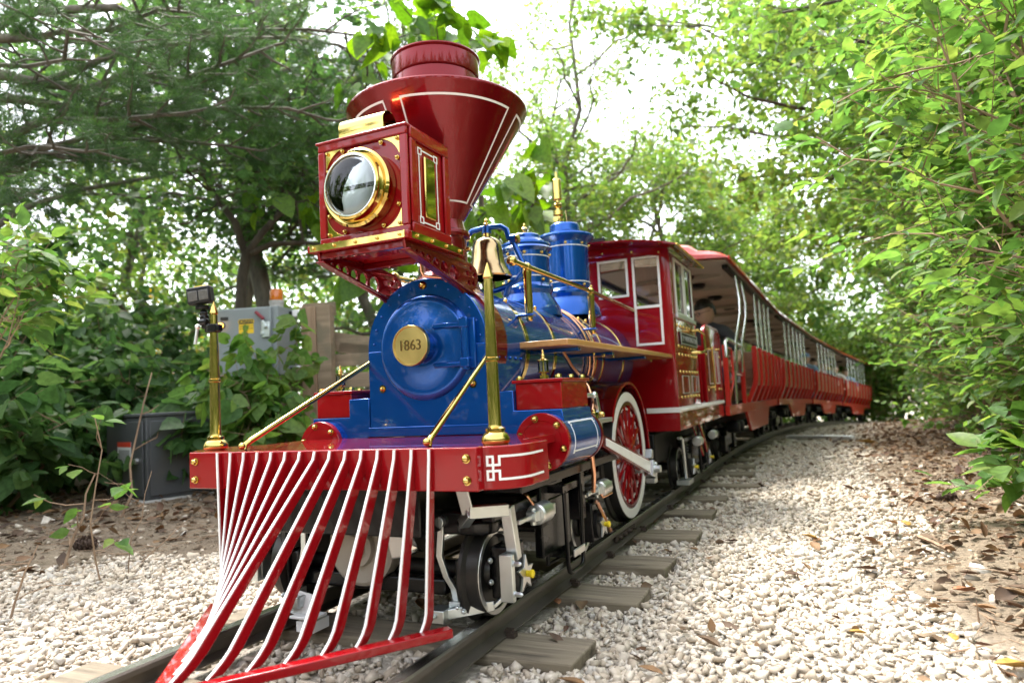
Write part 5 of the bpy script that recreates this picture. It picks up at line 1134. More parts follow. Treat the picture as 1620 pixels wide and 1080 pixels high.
# ================================================================== CONTROL BOX beside the track
bx = empty('control_box', (-3.165, 2.888, .86), label='grey electrical control box with amber beacon and caution sticker on the fence post', cat='control box'); bx.rotation_euler = (0, 0, R_(18))
MB().b(-.28, .28, .0, .37, .0, .57).build('enclosure', M['grey'], bx, bevel=.004)
dr = MB().b(-.278, .225, -.022, -.001, .008, .562).build('door', M['grey'], bx, bevel=.006)
MB().b(.245, .278, -.014, -.001, .0, .568).build('door_flange', M['grey'], bx, bevel=.003)
bc = MB().lathe([(.056, .571), (.056, .60), (.060, .603), (.060, .628), (.052, .630)], (.22, .10, 0), seg=28).build('beacon_base', M['concrete'], bx, smooth=30)
bm_ = MB().lathe([(.052, .6305), (.053, .64), (.053, .705), (.047, .722), (.030, .727), (.001, .728)], (.22, .10, 0), seg=36).build('beacon_lens', M['amber'], bx, smooth=40)
MB().lathe([(.03, .632), (.03, .70), (.001, .71)], (.22, .10, 0), seg=16).build('beacon_core', M['lorange'], bx)
hd_ = MB().bar((.175, -.045, .46), (.110, -.060, .525), .030, .026).build('lever_grip', mat('dark_red_grip', (.22, .02, .03), .4), bx, bevel=.008, seg=3)
MB().bar((.165, -.05, .45), (.18, -.04, .40), .02, .02).b(.15, .222, -.045, -.0225, .31, .44).cyl((.185, -.046, .40), (.185, -.07, .40), .018, seg=12).b(.15, .175, -.06, -.045, .33, .36).build('lever_latch', M['zinc'], bx, bevel=.004)
lb = MB().b(-.055, .075, -.0235, -.0222, .352, .472).build('caution_label', M['lyellow'], bx, label='yellow and black caution sticker')
MB().b(-.053, .073, -.0248, -.0236, .432, .468).build('label_band', M['ink'], lb)
text('lettering', 'CAUTION', .032, (.010, -.0249, .450), (PI / 2, 0, 0), M['lyellow'], lb, depth=.0003)
for k, s_ in enumerate(('TURN POWER OFF', 'BEFORE OPENING', 'BOX')): text('lettering', s_, .0155, (.010, -.0238, .414 - .021 * k), (PI / 2, 0, 0), M['ink'], lb, depth=.0003)
lo = MB().b(-.045, .050, -.0235, -.0222, .232, .300).build('orange_label', M['lorange'], bx)
MB().b(-.010, .040, -.0244, -.0236, .245, .285).build('label_print', mat('faded_print', (.40, .16, .03), .6, var=.6, scale=70), lo)
ip = MB().lathe([(.026, 0), (.026, .012), (.02, .016)], (-.20, -.022, .43), (0, -1, 0), 18).build('lamp_ring', M['blackmat'], bx)
am = bpy.data.materials.new('lit_amber_lamp'); am.use_nodes = True; p_ = am.node_tree.nodes['Principled BSDF']; p_.inputs['Base Color'].default_value = (.9, .35, .05, 1); p_.inputs['Emission Color'].default_value = (1, .42, .06, 1); p_.inputs['Emission Strength'].default_value = 1.6
MB().lathe([(.019, .0), (.019, .02), (.012, .028), (.001, .03)], (-.20, -.037, .43), (0, -1, 0), 16).build('indicator_lamp', am, bx)
MB().b(-.215, -.145, -.0235, -.0222, .470, .500).build('lamp_tag', M['ink'], bx)
MB().cyl((.20, .12, -.90), (.20, .12, .0), .034, seg=18).build('conduit', M['grey'], bx)
for z in (.045, .525): MB().b(.2802, .315, .20, .24, z - .02, z + .02).build('mount_arm', M['blackmat'], bx, bevel=.003); MB().b(.316, .375, .18, .26, z - .03, z + .03).build('mount_cap', M['white'], bx, bevel=.008)

# ================================================================== FENCE with post behind the box
fn = empty('wooden_fence', (-3.165, 2.888, 0), label='weathered plank fence with square post and sloping top board behind the control box', cat='fence'); fn.rotation_euler = (0, 0, R_(18))
MB().b(.345, .475, .29, .43, -.1, 1.45).build('post', M['post'], fn, bevel=.006)
MB().b(.476, .60, .31, .42, -.1, 1.46).build('post', M['fence'], fn, bevel=.006)
MB().b(.30, .60, .432, .47, 1.38, 1.50).build('cap_board', M['fence'], fn, bevel=.004)
for i, (x0, z0, x1, z1, w) in enumerate(((.30, 1.20, 2.3, .83, .17), (-.7, .98, 2.3, .98, .11), (-.7, .80, 2.3, .80, .13), (-.7, .60, 2.3, .60, .14), (-.7, .40, 2.3, .40, .14), (-.7, .20, 2.3, .20, .14), (.6, 1.10, 1.3, .98, .10))):
    MB().bar((x0, .49 + .024 * (i % 2) + (.03 if i in (0, 6) else 0), z0), (x1, .49 + .024 * (i % 2) + (.03 if i in (0, 6) else 0), z1), .022, w).build('board', M['fence'], fn, bevel=.004)
MB().b(1.9, 2.03, .54, .67, -.1, 1.2).build('post', M['fence'], fn, bevel=.006)

# ================================================================== GREY CABINET
gc = empty('transformer_cabinet', (-3.06, 1.87, -.03), label='dark grey metal utility cabinet on a concrete slab under the shrubs', cat='cabinet'); gc.rotation_euler = (0, 0, R_(76))
MB().b(-.04, .68, -.04, .68, -.09, .035).build('concrete_slab', M['concrete'], gc, bevel=.012)
MB().b(.0, .64, .0, .64, .0355, .60).build('housing', M['dgrey'], gc, bevel=.006)
MB().b(-.012, .652, -.012, .652, .601, .625).build('lid', M['dgrey'], gc, bevel=.006)
MB().b(.02, .62, -.012, -.001, .06, .57).build('side_cover', M['grey2'] if 'grey2' in M else M['dgrey'], gc, bevel=.004)
MB().b(-.014, -.001, .03, .61, .06, .57).build('door', M['dgrey'], gc, bevel=.004)
lbw = MB().b(-.0155, -.0143, .20, .42, .26, .43).build('warning_label', M['white'], gc)
MB().b(-.0168, -.0157, .20, .42, .395, .43).build('label_band', mat('label_red', (.6, .06, .03), .5), lbw)
MB().b(-.0168, -.0157, .22, .40, .28, .375).build('label_print', mat('label_greys', (.35, .35, .35), .6, var=.7, scale=80), lbw)
MB().lathe([(.02, 0), (.02, .02), (.001, .022)], (-.0145, .10, .30), (-1, 0, 0), 14).build('padlock_boss', M['alu'], gc)

# ================================================================== small things lying about
def gp(px, py, z=-.085):
    r = CAM_F * 1095.0242 + CAM_R * (px - 810) + CAM_U * (540 - py); t = (z - CAM_POS[2]) / r[2]; p = CAM_POS + r * t; return float(p[0]), float(p[1])
o = MB().bar((.66, 8.10, 0), (1.40, 7.78, 0), .10, .04).build('metal_bar', M['alu'], bevel=.004); o.location.z = float(ground_z(1.0, 7.9)) + .03; tag(o, 'flat silver metal bar lying across the gravel path beside the coaches', 'metal bar')
def stick(pts, r, label, m='twig', side=()):
    P_ = [V(*p) for p in pts]; s_ = MB().tube(P_, [r * (1 - .5 * i / (len(P_) - 1)) for i in range(len(P_))], 6)
    for p, q in side: s_.tube([p, q], [r * .5, r * .25], 5)
    o = s_.build('stick', M[m], smooth=60); tag(o, label, 'stick')
x, y = gp(1455, 858); x2, y2 = gp(1505, 884); stick([(x, y, -.062), ((x + x2) / 2, (y + y2) / 2, -.055), (x2, y2, -.060)], .010, 'split grey-brown stick lying at the edge of the gravel on the right')
rs = np.random.default_rng(3); tv, tf = ico()
def rock(px, py, s, label, m='stone'):
    x, y = gp(px, py); v, f = stones(rs, np.array([[0, 0, 0.]]), np.array([s]), (tv, tf)); o = link('rock', mesh_np('rock', v, f), M[m], smooth=0); o.location = (x, y, float(ground_z(x, y)) + s * .3); o.modifiers.new('b', 'BEVEL').width = s * .2; tag(o, label, 'rock')
rock(307, 884, .045, 'largest pale rock lying on the dirt left of the pilot')
rock(232, 1010, .032, 'pale angular stone in the gravel below the dirt bank on the left')
def pinecone(px, py, label, s=1.0):
    x, y = gp(px, py); c = MB().lathe([(.004, -.05), (.016, -.04), (.022, -.015), (.020, .015), (.012, .04), (.003, .052)], (0, 0, 0), (1, .3, .1), 10)
    for i in range(46):
        t = i * 2.39996; h = -.045 + .092 * i / 46; r = .030 * math.sin(PI * (.12 + .80 * i / 46)); a = V(1, .3, .1).normalized(); u = a.orthogonal().normalized(); w = a.cross(u); n = u * math.cos(t) + w * math.sin(t)
        b0 = a * h + n * r * .5; tp = a * (h + .008) + n * (r + .006); sd = a.cross(n) * .009; c.add([b0 + sd * .6, b0 - sd * .6, tp - sd, tp + sd, tp + n * .004 - a * .003], [(0, 1, 2, 3), (3, 2, 4)])
    o = c.build('pine_cone', M['cone'], smooth=0); o.location = (x, y, float(ground_z(x, y)) + .025); o.scale = (s, s, s); tag(o, label, 'pine cone')
M['cone'] = mat('pine_cone_scales', (.075, .045, .03), .8, var=.4, scale=60)
pinecone(134, 876, 'dark brown pine cone on the dirt beneath the dry stems on the left', 1.2)
pinecone(1497, 792, 'dark pine cone among the leaf litter under the right-hand shrubs', 1.0)
# ================================================================== VEGETATION
def nrm(a): return a / np.maximum(np.linalg.norm(a, axis=-1, keepdims=True), 1e-9)
LEAF4 = (np.array([(0, 0, 0), (-.27, .42, .05), (0, 1, -.06), (.27, .42, .05)]), np.array([(0, 2, 1), (0, 3, 2)]))
LEAF8 = (np.array([(0, 0, 0), (-.20, .18, .03), (-.28, .42, .04), (-.17, .72, .01), (0, 1, -.10), (.17, .72, .01), (.28, .42, .04), (.20, .18, .03), (0, .45, -.02)]),
         np.array([(0, 8, 1), (1, 8, 2), (2, 8, 3), (3, 8, 4), (4, 8, 5), (5, 8, 6), (6, 8, 7), (7, 8, 0)]))
HEART = (np.array([(0, .04, 0), (-.16, -.06, .03), (-.36, .08, .05), (-.42, .34, .05), (-.26, .68, .0), (0, 1, -.10), (.26, .68, .0), (.42, .34, .05), (.36, .08, .05), (.16, -.06, .03), (0, .42, -.03)]),
         np.array([(0, 10, 1), (1, 10, 2), (2, 10, 3), (3, 10, 4), (4, 10, 5), (5, 10, 6), (6, 10, 7), (7, 10, 8), (8, 10, 9), (9, 10, 0)]))
def leaves_arrays(pos, axis, normal, size, tmpl, rng=None):
    tv, tf = tmpl; a = nrm(axis); n = normal - a * np.sum(normal * a, -1, keepdims=True); n = nrm(n); s = np.cross(a, n)
    if rng is not None:
        jit = 1 + .16 * rng.normal(size=(len(pos), 3))
    else: jit = np.ones((len(pos), 3))
    t = tv[None] * (size[:, None, None]) * jit[:, None, :]
    v = pos[:, None] + t[..., 0:1] * s[:, None] + t[..., 1:2] * a[:, None] + t[..., 2:3] * n[:, None]
    f = tf[None] + (np.arange(len(pos)) * len(tv))[:, None, None]
    return v.reshape(-1, 3), f.reshape(-1, 3)
def tubes_arrays(p0, p1, r0, r1, sides=5):
    p0, p1 = np.asarray(p0, float), np.asarray(p1, float); d = nrm(p1 - p0); ref = np.where(np.abs(d[:, 2:3]) > .9, np.array([[1., 0, 0]]), np.array([[0, 0, 1.]])); u = nrm(np.cross(d, ref)); w = np.cross(d, u)
    t = np.arange(sides) * 2 * PI / sides; ring = u[:, None] * np.cos(t)[None, :, None] + w[:, None] * np.sin(t)[None, :, None]
    v = np.concatenate([p0[:, None] + ring * np.asarray(r0)[:, None, None], p1[:, None] + ring * np.asarray(r1)[:, None, None]], 1)
    k = np.arange(sides); l = (k + 1) % sides; q = np.stack([k, l, l + sides, k + sides], 1)
    f = q[None] + (np.arange(len(p0)) * 2 * sides)[:, None, None]; return v.reshape(-1, 3), f.reshape(-1, 4)
class Plant:
    def __init__(s, seed): s.rng = np.random.default_rng(seed); s.seg = []; s.tw = []
    def path(s, pts, r0, r1):
        pts = np.asarray(pts, float); n = len(pts)
        for i in range(n - 1): s.seg.append((pts[i], pts[i + 1] + (pts[i + 1] - pts[i]) * .02, r0 + (r1 - r0) * i / (n - 1), r0 + (r1 - r0) * (i + 1) / (n - 1)))
        return pts
    def curve(s, p0, p1, n=6, bend=.12, sag=0.0):
        p0, p1 = np.asarray(p0, float), np.asarray(p1, float); t = np.linspace(0, 1, n)[:, None]; L = np.linalg.norm(p1 - p0); o = s.rng.normal(size=3) * bend * L
        pts = p0 + (p1 - p0) * t + np.sin(t * PI) * o; pts[:, 2] += (np.sin(t[:, 0] * PI) * sag * L); pts[1:-1] += s.rng.normal(size=(n - 2, 3)) * .02 * L; return pts
    def along(s, pts, t):
        q = t * (len(pts) - 1); i = min(int(q), len(pts) - 2); f = q - i; return pts[i] * (1 - f) + pts[i + 1] * f, nrm(pts[i + 1] - pts[i])
    def branch(s, p0, p1, r, nsub, lsub, ntw, ltw, up=.25, bend=.10, sag=.05, t0=.25, flat=.5):
        """limb with side branches, each with twigs; twigs stored for leaves"""
        pts = s.path(s.curve(p0, p1, 7, bend, sag), r, r * .25); rng = s.rng
        for i in range(nsub):
            t = t0 + (1 - t0) * (i + rng.random()) / nsub; q, d = s.along(pts, min(t, .999)); a = rng.normal(size=3) * np.array([1, 1, flat]); a[2] += up; a = nrm(a - d * np.dot(a, d) * .6 + d * .55); L = lsub * (.6 + .7 * rng.random()) * (1.15 - .5 * t)
            sp = s.path(s.curve(q, q + a * L, 5, .10, .04), max(.004, r * .35 * (1.1 - t)), .0025)
            for j in range(ntw):
                tt = .2 + .8 * (j + rng.random()) / ntw; w, dd = s.along(sp, min(tt, .999)); b = nrm(rng.normal(size=3) * np.array([1, 1, flat]) + dd * .7 + np.array([0, 0, up * .4])); s.tw.append((w, b, ltw * (.5 + .9 * rng.random())))
        e, d = s.along(pts, .999); s.tw.append((e, d, ltw))
    def wood(s, name, m, parent, twr=.0022, sides=5, big=8):
        S = s.seg; p0 = np.array([q[0] for q in S]); p1 = np.array([q[1] for q in S]); r0 = np.array([q[2] for q in S]); r1 = np.array([q[3] for q in S])
        bigm = r0 > .03; V_, F_ = [], []; o = 0
        for msk, sd in ((bigm, big), (~bigm, 4)):
            if msk.any(): v, f = tubes_arrays(p0[msk], p1[msk], r0[msk], r1[msk], sd); V_.append(v); F_.append(f + o); o += len(v)
        if twr and s.tw:
            a = np.array([q[0] for q in s.tw]); d = np.array([q[1] for q in s.tw]); L = np.array([q[2] for q in s.tw]); v, f = tubes_arrays(a, a + d * L[:, None], np.full(len(a), twr), np.full(len(a), twr * .5), 3); V_.append(v); F_.append(f + o)
        return link(name, mesh_np(name, np.concatenate(V_), np.concatenate(F_)), m, parent, smooth=60)
    def leaf_arr(s, per, size, tmpl, mode='pairs', spread=.10, droop=.25, svar=.34, upn=1.0):
        rng = s.rng; a = np.array([q[0] for q in s.tw]); d = nrm(np.array([q[1] for q in s.tw])); L = np.array([q[2] for q in s.tw]); P_, A_, N_, S_ = [], [], [], []
        up = np.array([0, 0, 1.])
        sd = nrm(np.cross(d, up) + 1e-4); T = len(a)
        for j in range(per):
            if mode == 'pairs':
                t = .15 + .85 * (j + 1) / per; sg = 1 if j % 2 else -1
                p = a + d * (L * (t + .06 * rng.normal(size=T)))[:, None] + rng.normal(size=(T, 3)) * .008
                ax = sd * sg * (.85 if j < per - 1 else .1) + d * .65 + rng.normal(size=(T, 3)) * .28; ax[:, 2] -= droop * (.5 + rng.random(T)); n = up * upn + rng.normal(size=(T, 3)) * .45 + d * .1
            else:
                p = a + d * (L * rng.random(T) * 1.1)[:, None] + rng.normal(size=(T, 3)) * spread; ax = rng.normal(size=(T, 3)) * np.array([1, 1, .6]); ax[:, 2] -= droop; n = up * upn + rng.normal(size=(T, 3)) * .6
            P_.append(p); A_.append(ax); N_.append(n); S_.append(size * np.clip(1 + svar * rng.normal(size=T), .45, 1.7))
        return leaves_arrays(np.concatenate(P_), np.concatenate(A_), np.concatenate(N_), np.concatenate(S_), tmpl, rng)
    def crown(s, name, m, parent, *a, **k):
        v, f = s.leaf_arr(*a, **k); return link(name, mesh_np(name, v, f), m, parent, smooth=0)
    def needles(s, name, m, parent, ntuft=3, per=26, L=.10, w=.0030):
        rng = s.rng; a = np.array([q[0] for q in s.tw]); d = nrm(np.array([q[1] for q in s.tw])); Ls = np.array([q[2] for q in s.tw]); P_, D_ = [], []
        for j in range(ntuft):
            c = a + d * (Ls * (1.0 - .28 * j))[:, None]; P_.append(np.repeat(c, per, 0) + rng.normal(size=(len(a) * per, 3)) * .012); dd = np.repeat(d, per, 0) * .75 + rng.normal(size=(len(a) * per, 3)) * .55; D_.append(nrm(dd))
        P_, D_ = np.concatenate(P_), np.concatenate(D_); n = len(P_); ln = L * (.6 + .55 * rng.random(n)); sd = nrm(np.cross(D_, rng.normal(size=(n, 3)))) * w / 2
        tip = P_ + D_ * ln[:, None]; tip[:, 2] -= .012
        v = np.stack([P_ - sd, P_ + sd, tip], 1).reshape(-1, 3); f = np.arange(n * 3).reshape(-1, 3); return link(name, mesh_np(name, v, f), m, parent, smooth=0)

def gz_at(x, y): return float(ground_z(x, y))
def broad_tree(name, label, base, h, r, spread, nl, seed, leafm, per, size, z0=.35, lean=(0, 0), nsub=9, ntw=6, lsub=.9, ltw=.35, limbs=(), tmpl=LEAF4, mode='cloud', spreadl=.10, bark='barkg', group='trees beside the line', sides=8, up=.3, cat='tree'):
    T = Plant(seed); b = np.array([base[0], base[1], gz_at(*base) - .05]); e = empty(name, tuple(b), label=label, cat=cat, group=group); b0 = np.zeros(3)
    top = np.array([lean[0], lean[1], h]); tr = T.path(T.curve(b0, top, 9, .03), r, r * .25); T.path([b0 - [0, 0, .1], b0 + [0, 0, .25]], r * 1.5, r)
    for i in range(nl):
        f = z0 + (1 - z0) * (i + .5) / nl; q, _ = T.along(tr, f); az = i * 2.4 + T.rng.normal() * .35; L = spread * (1.15 - .75 * f ** 2) * (.75 + .5 * T.rng.random()); dz = L * (.15 + .55 * f)
        T.branch(q, q + np.array([math.cos(az) * L, math.sin(az) * L, dz]), r * (.55 - .3 * f), nsub, lsub, ntw, ltw, up=up)
    for p0, p1, rr, ns in limbs: T.branch(np.array(p0) - b, np.array(p1) - b, rr, ns, lsub, ntw, ltw, up=up, bend=.05)
    T.wood('trunk', M[bark], e, big=sides); T.crown('crown', leafm, e, per, size, tmpl, mode, spreadl); return e
def shrub(name, label, base, h, nst, spread, seed, leafm, per=9, size=.075, nsub=7, ntw=6, lsub=.55, ltw=.28, lean=(0, 0), tmpl=LEAF8, group='shrubs beside the line', r=.014, droop=.25, low=.15, upn=1.0, targets=None, twr=.0022, m='twig', cat='shrub'):
    T = Plant(seed); b = np.array([base[0], base[1], gz_at(*base) - .03]); e = empty(name, tuple(b), label=label, cat=cat, group=group)
    if targets is None:
        targets = []
        for i in range(nst):
            az = i * 2.4 + T.rng.normal() * .3; rr = spread * math.sqrt((i + .5) / nst) * (.8 + .4 * T.rng.random()); targets.append((math.cos(az) * rr + lean[0], math.sin(az) * rr + lean[1], h * (1.05 - .45 * (rr / max(spread, .01)) ** 2) * (.7 + .4 * T.rng.random())))
    for t in targets:
        o = T.rng.normal(size=3) * .08 * np.array([1, 1, 0]); T.branch(o, np.array(t), r, nsub, lsub, ntw, ltw, up=.25, bend=.08, sag=.10, t0=low, flat=.55)
    T.wood('stem', M[m], e, twr=twr); T.crown('foliage', leafm, e, per, size, tmpl, 'pairs', droop=droop, upn=upn); return e
vp = view_point
# ---- shrubs along the right of the path
RS = [((2.55, 1.3), 2.6, 'leafy green shrub at the extreme right edge, nearest the viewer'), ((2.62, 2.7), 3.0, 'tall leafy shrub on the right with pale broad leaves over the leaf litter'), ((2.50, 4.1), 3.3, 'dense green shrub on the right, its twigs reaching over the gravel path'), ((2.55, 5.7), 3.4, 'green shrub on the right below the arching tree limb'),
      ((2.68, 7.6), 3.2, 'shrub with low branches on the right, level with the second coach'), ((2.95, 9.8), 3.3, 'shrub on the right of the path, level with the third coach'), ((3.35, 12.2), 3.4, 'shrub on the right covering the far end of the third coach'), ((3.95, 14.8), 3.6, 'shrub on the right in front of the last coach'), ((4.9, 17.6), 3.8, 'farthest shrub on the right, closing the bend behind the last coach')]
for i, (b, h, lb) in enumerate(RS):
    near = i < 4
    shrub('leafy_shrub', lb, b, h, 22 if near else 20, 1.0 if i < 6 else 1.25, 100 + i, M['leaf'], per=11 if near else 9, size=.058 if near else .078, nsub=9, ntw=7 if near else 6, lsub=.62, ltw=.30, tmpl=LEAF8 if near else LEAF4, low=.06, group='shrubs along the right of the path')
for k_, (px_, d_, lb_) in enumerate(((1392, 22.5, 'round shrub at the far end of the path beyond the last coach'), (1362, 26.5, 'pale shrub closing the line far behind the train'))):
    p_ = vp(px_, 620, d_); shrub('leafy_shrub', lb_, (p_[0], p_[1]), 3.2, 20, 1.7, 130 + k_, M['leaf'], per=9, size=.12, nsub=9, ntw=6, lsub=.8, ltw=.4, tmpl=LEAF4, low=.05, group='shrubs along the right of the path')
# low branches with pale leaves at the right edge
shrub('leafy_seedling', 'low seedling with pale pointed leaves at the right edge of the gravel', (2.02, 2.05), .42, 5, .22, 140, M['leaf'], per=7, size=.10, nsub=3, ntw=3, lsub=.2, ltw=.18, group='seedlings at the path edge', r=.006)
# ---- trees on the right
broad_tree('deciduous_tree', 'tree on the right whose dark limb arches over the coaches', (2.75, 9.0), 7.2, .13, 2.6, 12, 200, M['leaft'], 14, .105, z0=.38, limbs=[((2.75, 9.0, 2.6), tuple(vp(1170, 285, 8.6)), .055, 14), ((2.75, 9.0, 3.2), tuple(vp(1120, 120, 8.2)), .05, 14), ((2.75, 9.0, 3.6), tuple(vp(1250, 60, 7.6)), .05, 12)], spreadl=.11, bark='bark')
broad_tree('deciduous_tree', 'tree leaning in at the top right, leaves hanging from the upper corner', (3.6, 4.6), 6.4, .12, 2.2, 12, 201, M['leaf'], 12, .10, z0=.38, limbs=[((3.6, 4.6, 2.4), tuple(vp(1330, 60, 5.2)), .045, 12), ((3.6, 4.6, 2.0), tuple(vp(1480, 200, 5.0)), .045, 12), ((3.6, 4.6, 2.8), tuple(vp(1240, 20, 5.6)), .045, 10), ((3.6, 4.6, 2.2), tuple(vp(1580, 90, 4.4)), .045, 12)], spreadl=.10, bark='bark', tmpl=LEAF4)
broad_tree('deciduous_tree', 'tree on the right with yellowing leaves above the third coach', (4.4, 13.0), 7.5, .14, 2.9, 14, 202, M['leaft'], 14, .12, z0=.22, limbs=[((4.4, 13.0, 2.6), tuple(vp(1230, 330, 12.5)), .05, 12), ((4.4, 13.0, 3.6), tuple(vp(1150, 60, 11.5)), .05, 12)], spreadl=.13)
broad_tree('deciduous_tree', 'pale green tree closing the end of the path behind the last coach', (6.2, 20.5), 8.0, .15, 3.2, 15, 203, M['leaft'], 14, .14, z0=.12, spreadl=.16)
broad_tree('deciduous_tree', 'bright tree far down the line on the right of the train', (3.2, 25.5), 8.0, .15, 3.2, 14, 204, M['leaft'], 14, .15, z0=.10, spreadl=.17)
broad_tree('deciduous_tree', 'leafy tree spreading low over the second and third coach roofs', (3.5, 10.9), 7.0, .13, 2.4, 10, 205, M['leaft'], 15, .115, z0=.40, limbs=[((3.5, 10.9, 3.0), tuple(vp(1285, 390, 12.0)), .045, 14), ((3.5, 10.9, 3.4), tuple(vp(1200, 400, 13.0)), .045, 14), ((3.5, 10.9, 3.6), tuple(vp(1090, 200, 11.0)), .05, 16), ((3.5, 10.9, 4.4), tuple(vp(1000, 40, 10.0)), .05, 16), ((3.5, 10.9, 4.8), tuple(vp(930, 20, 10.5)), .045, 14), ((3.5, 10.9, 3.8), tuple(vp(1330, 230, 10.0)), .045, 14)], spreadl=.13)
broad_tree('deciduous_tree', 'bushy pale tree behind the coaches, left of the line', (-2.0, 13.6), 5.2, .11, 2.0, 14, 206, M['leaft'], 15, .11, z0=.22, spreadl=.13)
broad_tree('deciduous_tree', 'bushy tree filling the gap above the third coach roof', (-1.1, 18.6), 6.4, .12, 2.4, 15, 207, M['leaft'], 16, .13, z0=.18, spreadl=.15)
broad_tree('deciduous_tree', 'green tree standing behind the cab and the second dome', (-3.0, 10.0), 4.6, .10, 1.8, 12, 208, M['leaft'], 13, .095, z0=.30, spreadl=.11)
# ---- trees behind, on the left of the train
broad_tree('slender_tree', 'thin tree with sparse pale leaves against the sky right of the smokestack', (-3.6, 12.4), 7.6, .10, 2.2, 15, 210, M['leaft'], 11, .085, z0=.28, spreadl=.10, ntw=6)
p_ = vp(950, 500, 11.8); broad_tree('slender_tree', 'tall airy tree with fine pale leaves in the bright gap above the cab', (p_[0], p_[1]), 8.2, .085, 2.0, 13, 217, M['leaft'], 7, .075, z0=.42, spreadl=.10, ntw=5)
broad_tree('slender_tree', 'sparse light tree behind the domes and the whistle', (-2.6, 16.0), 7.0, .10, 2.3, 14, 211, M['leaft'], 12, .10, z0=.20, spreadl=.12, ntw=6)
broad_tree('slender_tree', 'pale tree rising behind the coach roofs left of the line', (-.8, 21.0), 6.6, .12, 2.6, 15, 212, M['leaft'], 15, .13, z0=.12, spreadl=.15)
broad_tree('deciduous_tree', 'green tree behind the fence, seen under the headlamp', (-5.2, 8.4), 6.5, .13, 2.5, 12, 213, M['leaft'], 10, .10, z0=.30, spreadl=.11, bark='bark')
broad_tree('deciduous_tree', 'straight trunked tree behind the left brass post', (-7.4, 6.6), 7.5, .15, 2.2, 11, 214, M['leafd'], 10, .10, z0=.42, spreadl=.11)
broad_tree('deciduous_tree', 'shaded tree at the far left behind the undergrowth', (-8.2, 3.2), 6.5, .14, 2.8, 13, 215, M['leafd'], 12, .11, z0=.18, spreadl=.12)
broad_tree('deciduous_tree', 'pale tree far behind the left undergrowth', (-11.5, 7.8), 6.5, .14, 3.0, 13, 216, M['leaft'], 10, .12, z0=.12, spreadl=.14)
shrub('yellow_shrub', 'shrub with yellow autumn leaves behind the left undergrowth', tuple(vp(240, 560, 11.0)[:2]), 1.9, 8, .6, 430, M['leafy'], per=7, size=.09, nsub=5, ntw=4, tmpl=LEAF4, group='undergrowth on the left of the line')
# crooked forked tree
ft = Plant(220); fbase = vp(382, 600, 8.0); fb_ = np.array([fbase[0], fbase[1], gz_at(fbase[0], fbase[1]) - .05]); fe = empty('forked_tree', tuple(fb_), label='crooked dark tree forking behind the control box', cat='tree', group='trees beside the line')
q = lambda px, py, d=8.0: np.array(vp(px, py, d)) - fb_
ft.path([np.zeros(3), q(378, 520), q(383, 440), q(390, 400)], .062, .052); A = q(388, 404)
for pts in ([A, q(372, 352), q(340, 310), q(318, 262), q(312, 205), q(330, 120, 7.8), q(345, 40, 7.6)], [A, q(420, 362), q(446, 335), q(452, 270), q(470, 190, 7.7), q(500, 90, 7.5)], [A, q(430, 386), q(480, 384), q(540, 390, 7.8)]):
    ft.path(pts, .042, .014)
    for i in range(2, len(pts) - 1):
        for k in range(3): d = ft.rng.normal(size=3) * np.array([1, 1, .5]); ft.branch(pts[i], pts[i] + nrm(d) * (1.1 + .7 * ft.rng.random()), .02, 7, .6, 5, .3)
ft.wood('trunk', M['bark'], fe); ft.crown('crown', M['leafd'], fe, 8, .10, LEAF4, 'cloud', .10)
# broad-leaved sapling behind the smokestack
cb = Plant(230); cbase = np.array([-1.75, 4.9, gz_at(-1.75, 4.9)]); ce = empty('broad_leaved_tree', tuple(cbase), label='tree with large bright heart-shaped leaves behind the smokestack', cat='tree', group='trees beside the line')
cq = lambda px, py, d: np.array(vp(px, py, d)) - cbase
T0 = cb.path(cb.curve(np.zeros(3), np.array([-.15, .1, 3.3]), 8, .03), .06, .02)
for px, py, d, f in ((835, 258, 5.8, .42), (800, 300, 5.6, .40), (770, 335, 5.7, .36), (850, 315, 5.9, .40), (640, 15, 5.4, .85), (690, 40, 5.6, .85), (580, 50, 5.7, .85), (575, 425, 6.3, .25), (730, 10, 5.8, .9), (430, 330, 7.4, .45)):
    p0, _ = cb.along(T0, f); cb.branch(p0, cq(px, py, d), .022, 5, .42, 2, .22, up=.1, t0=.55)
cb.wood('trunk', M['bark'], ce); cb.crown('crown', M['leafb'], ce, 3, .175, HEART, 'pairs', droop=.9, upn=.7)
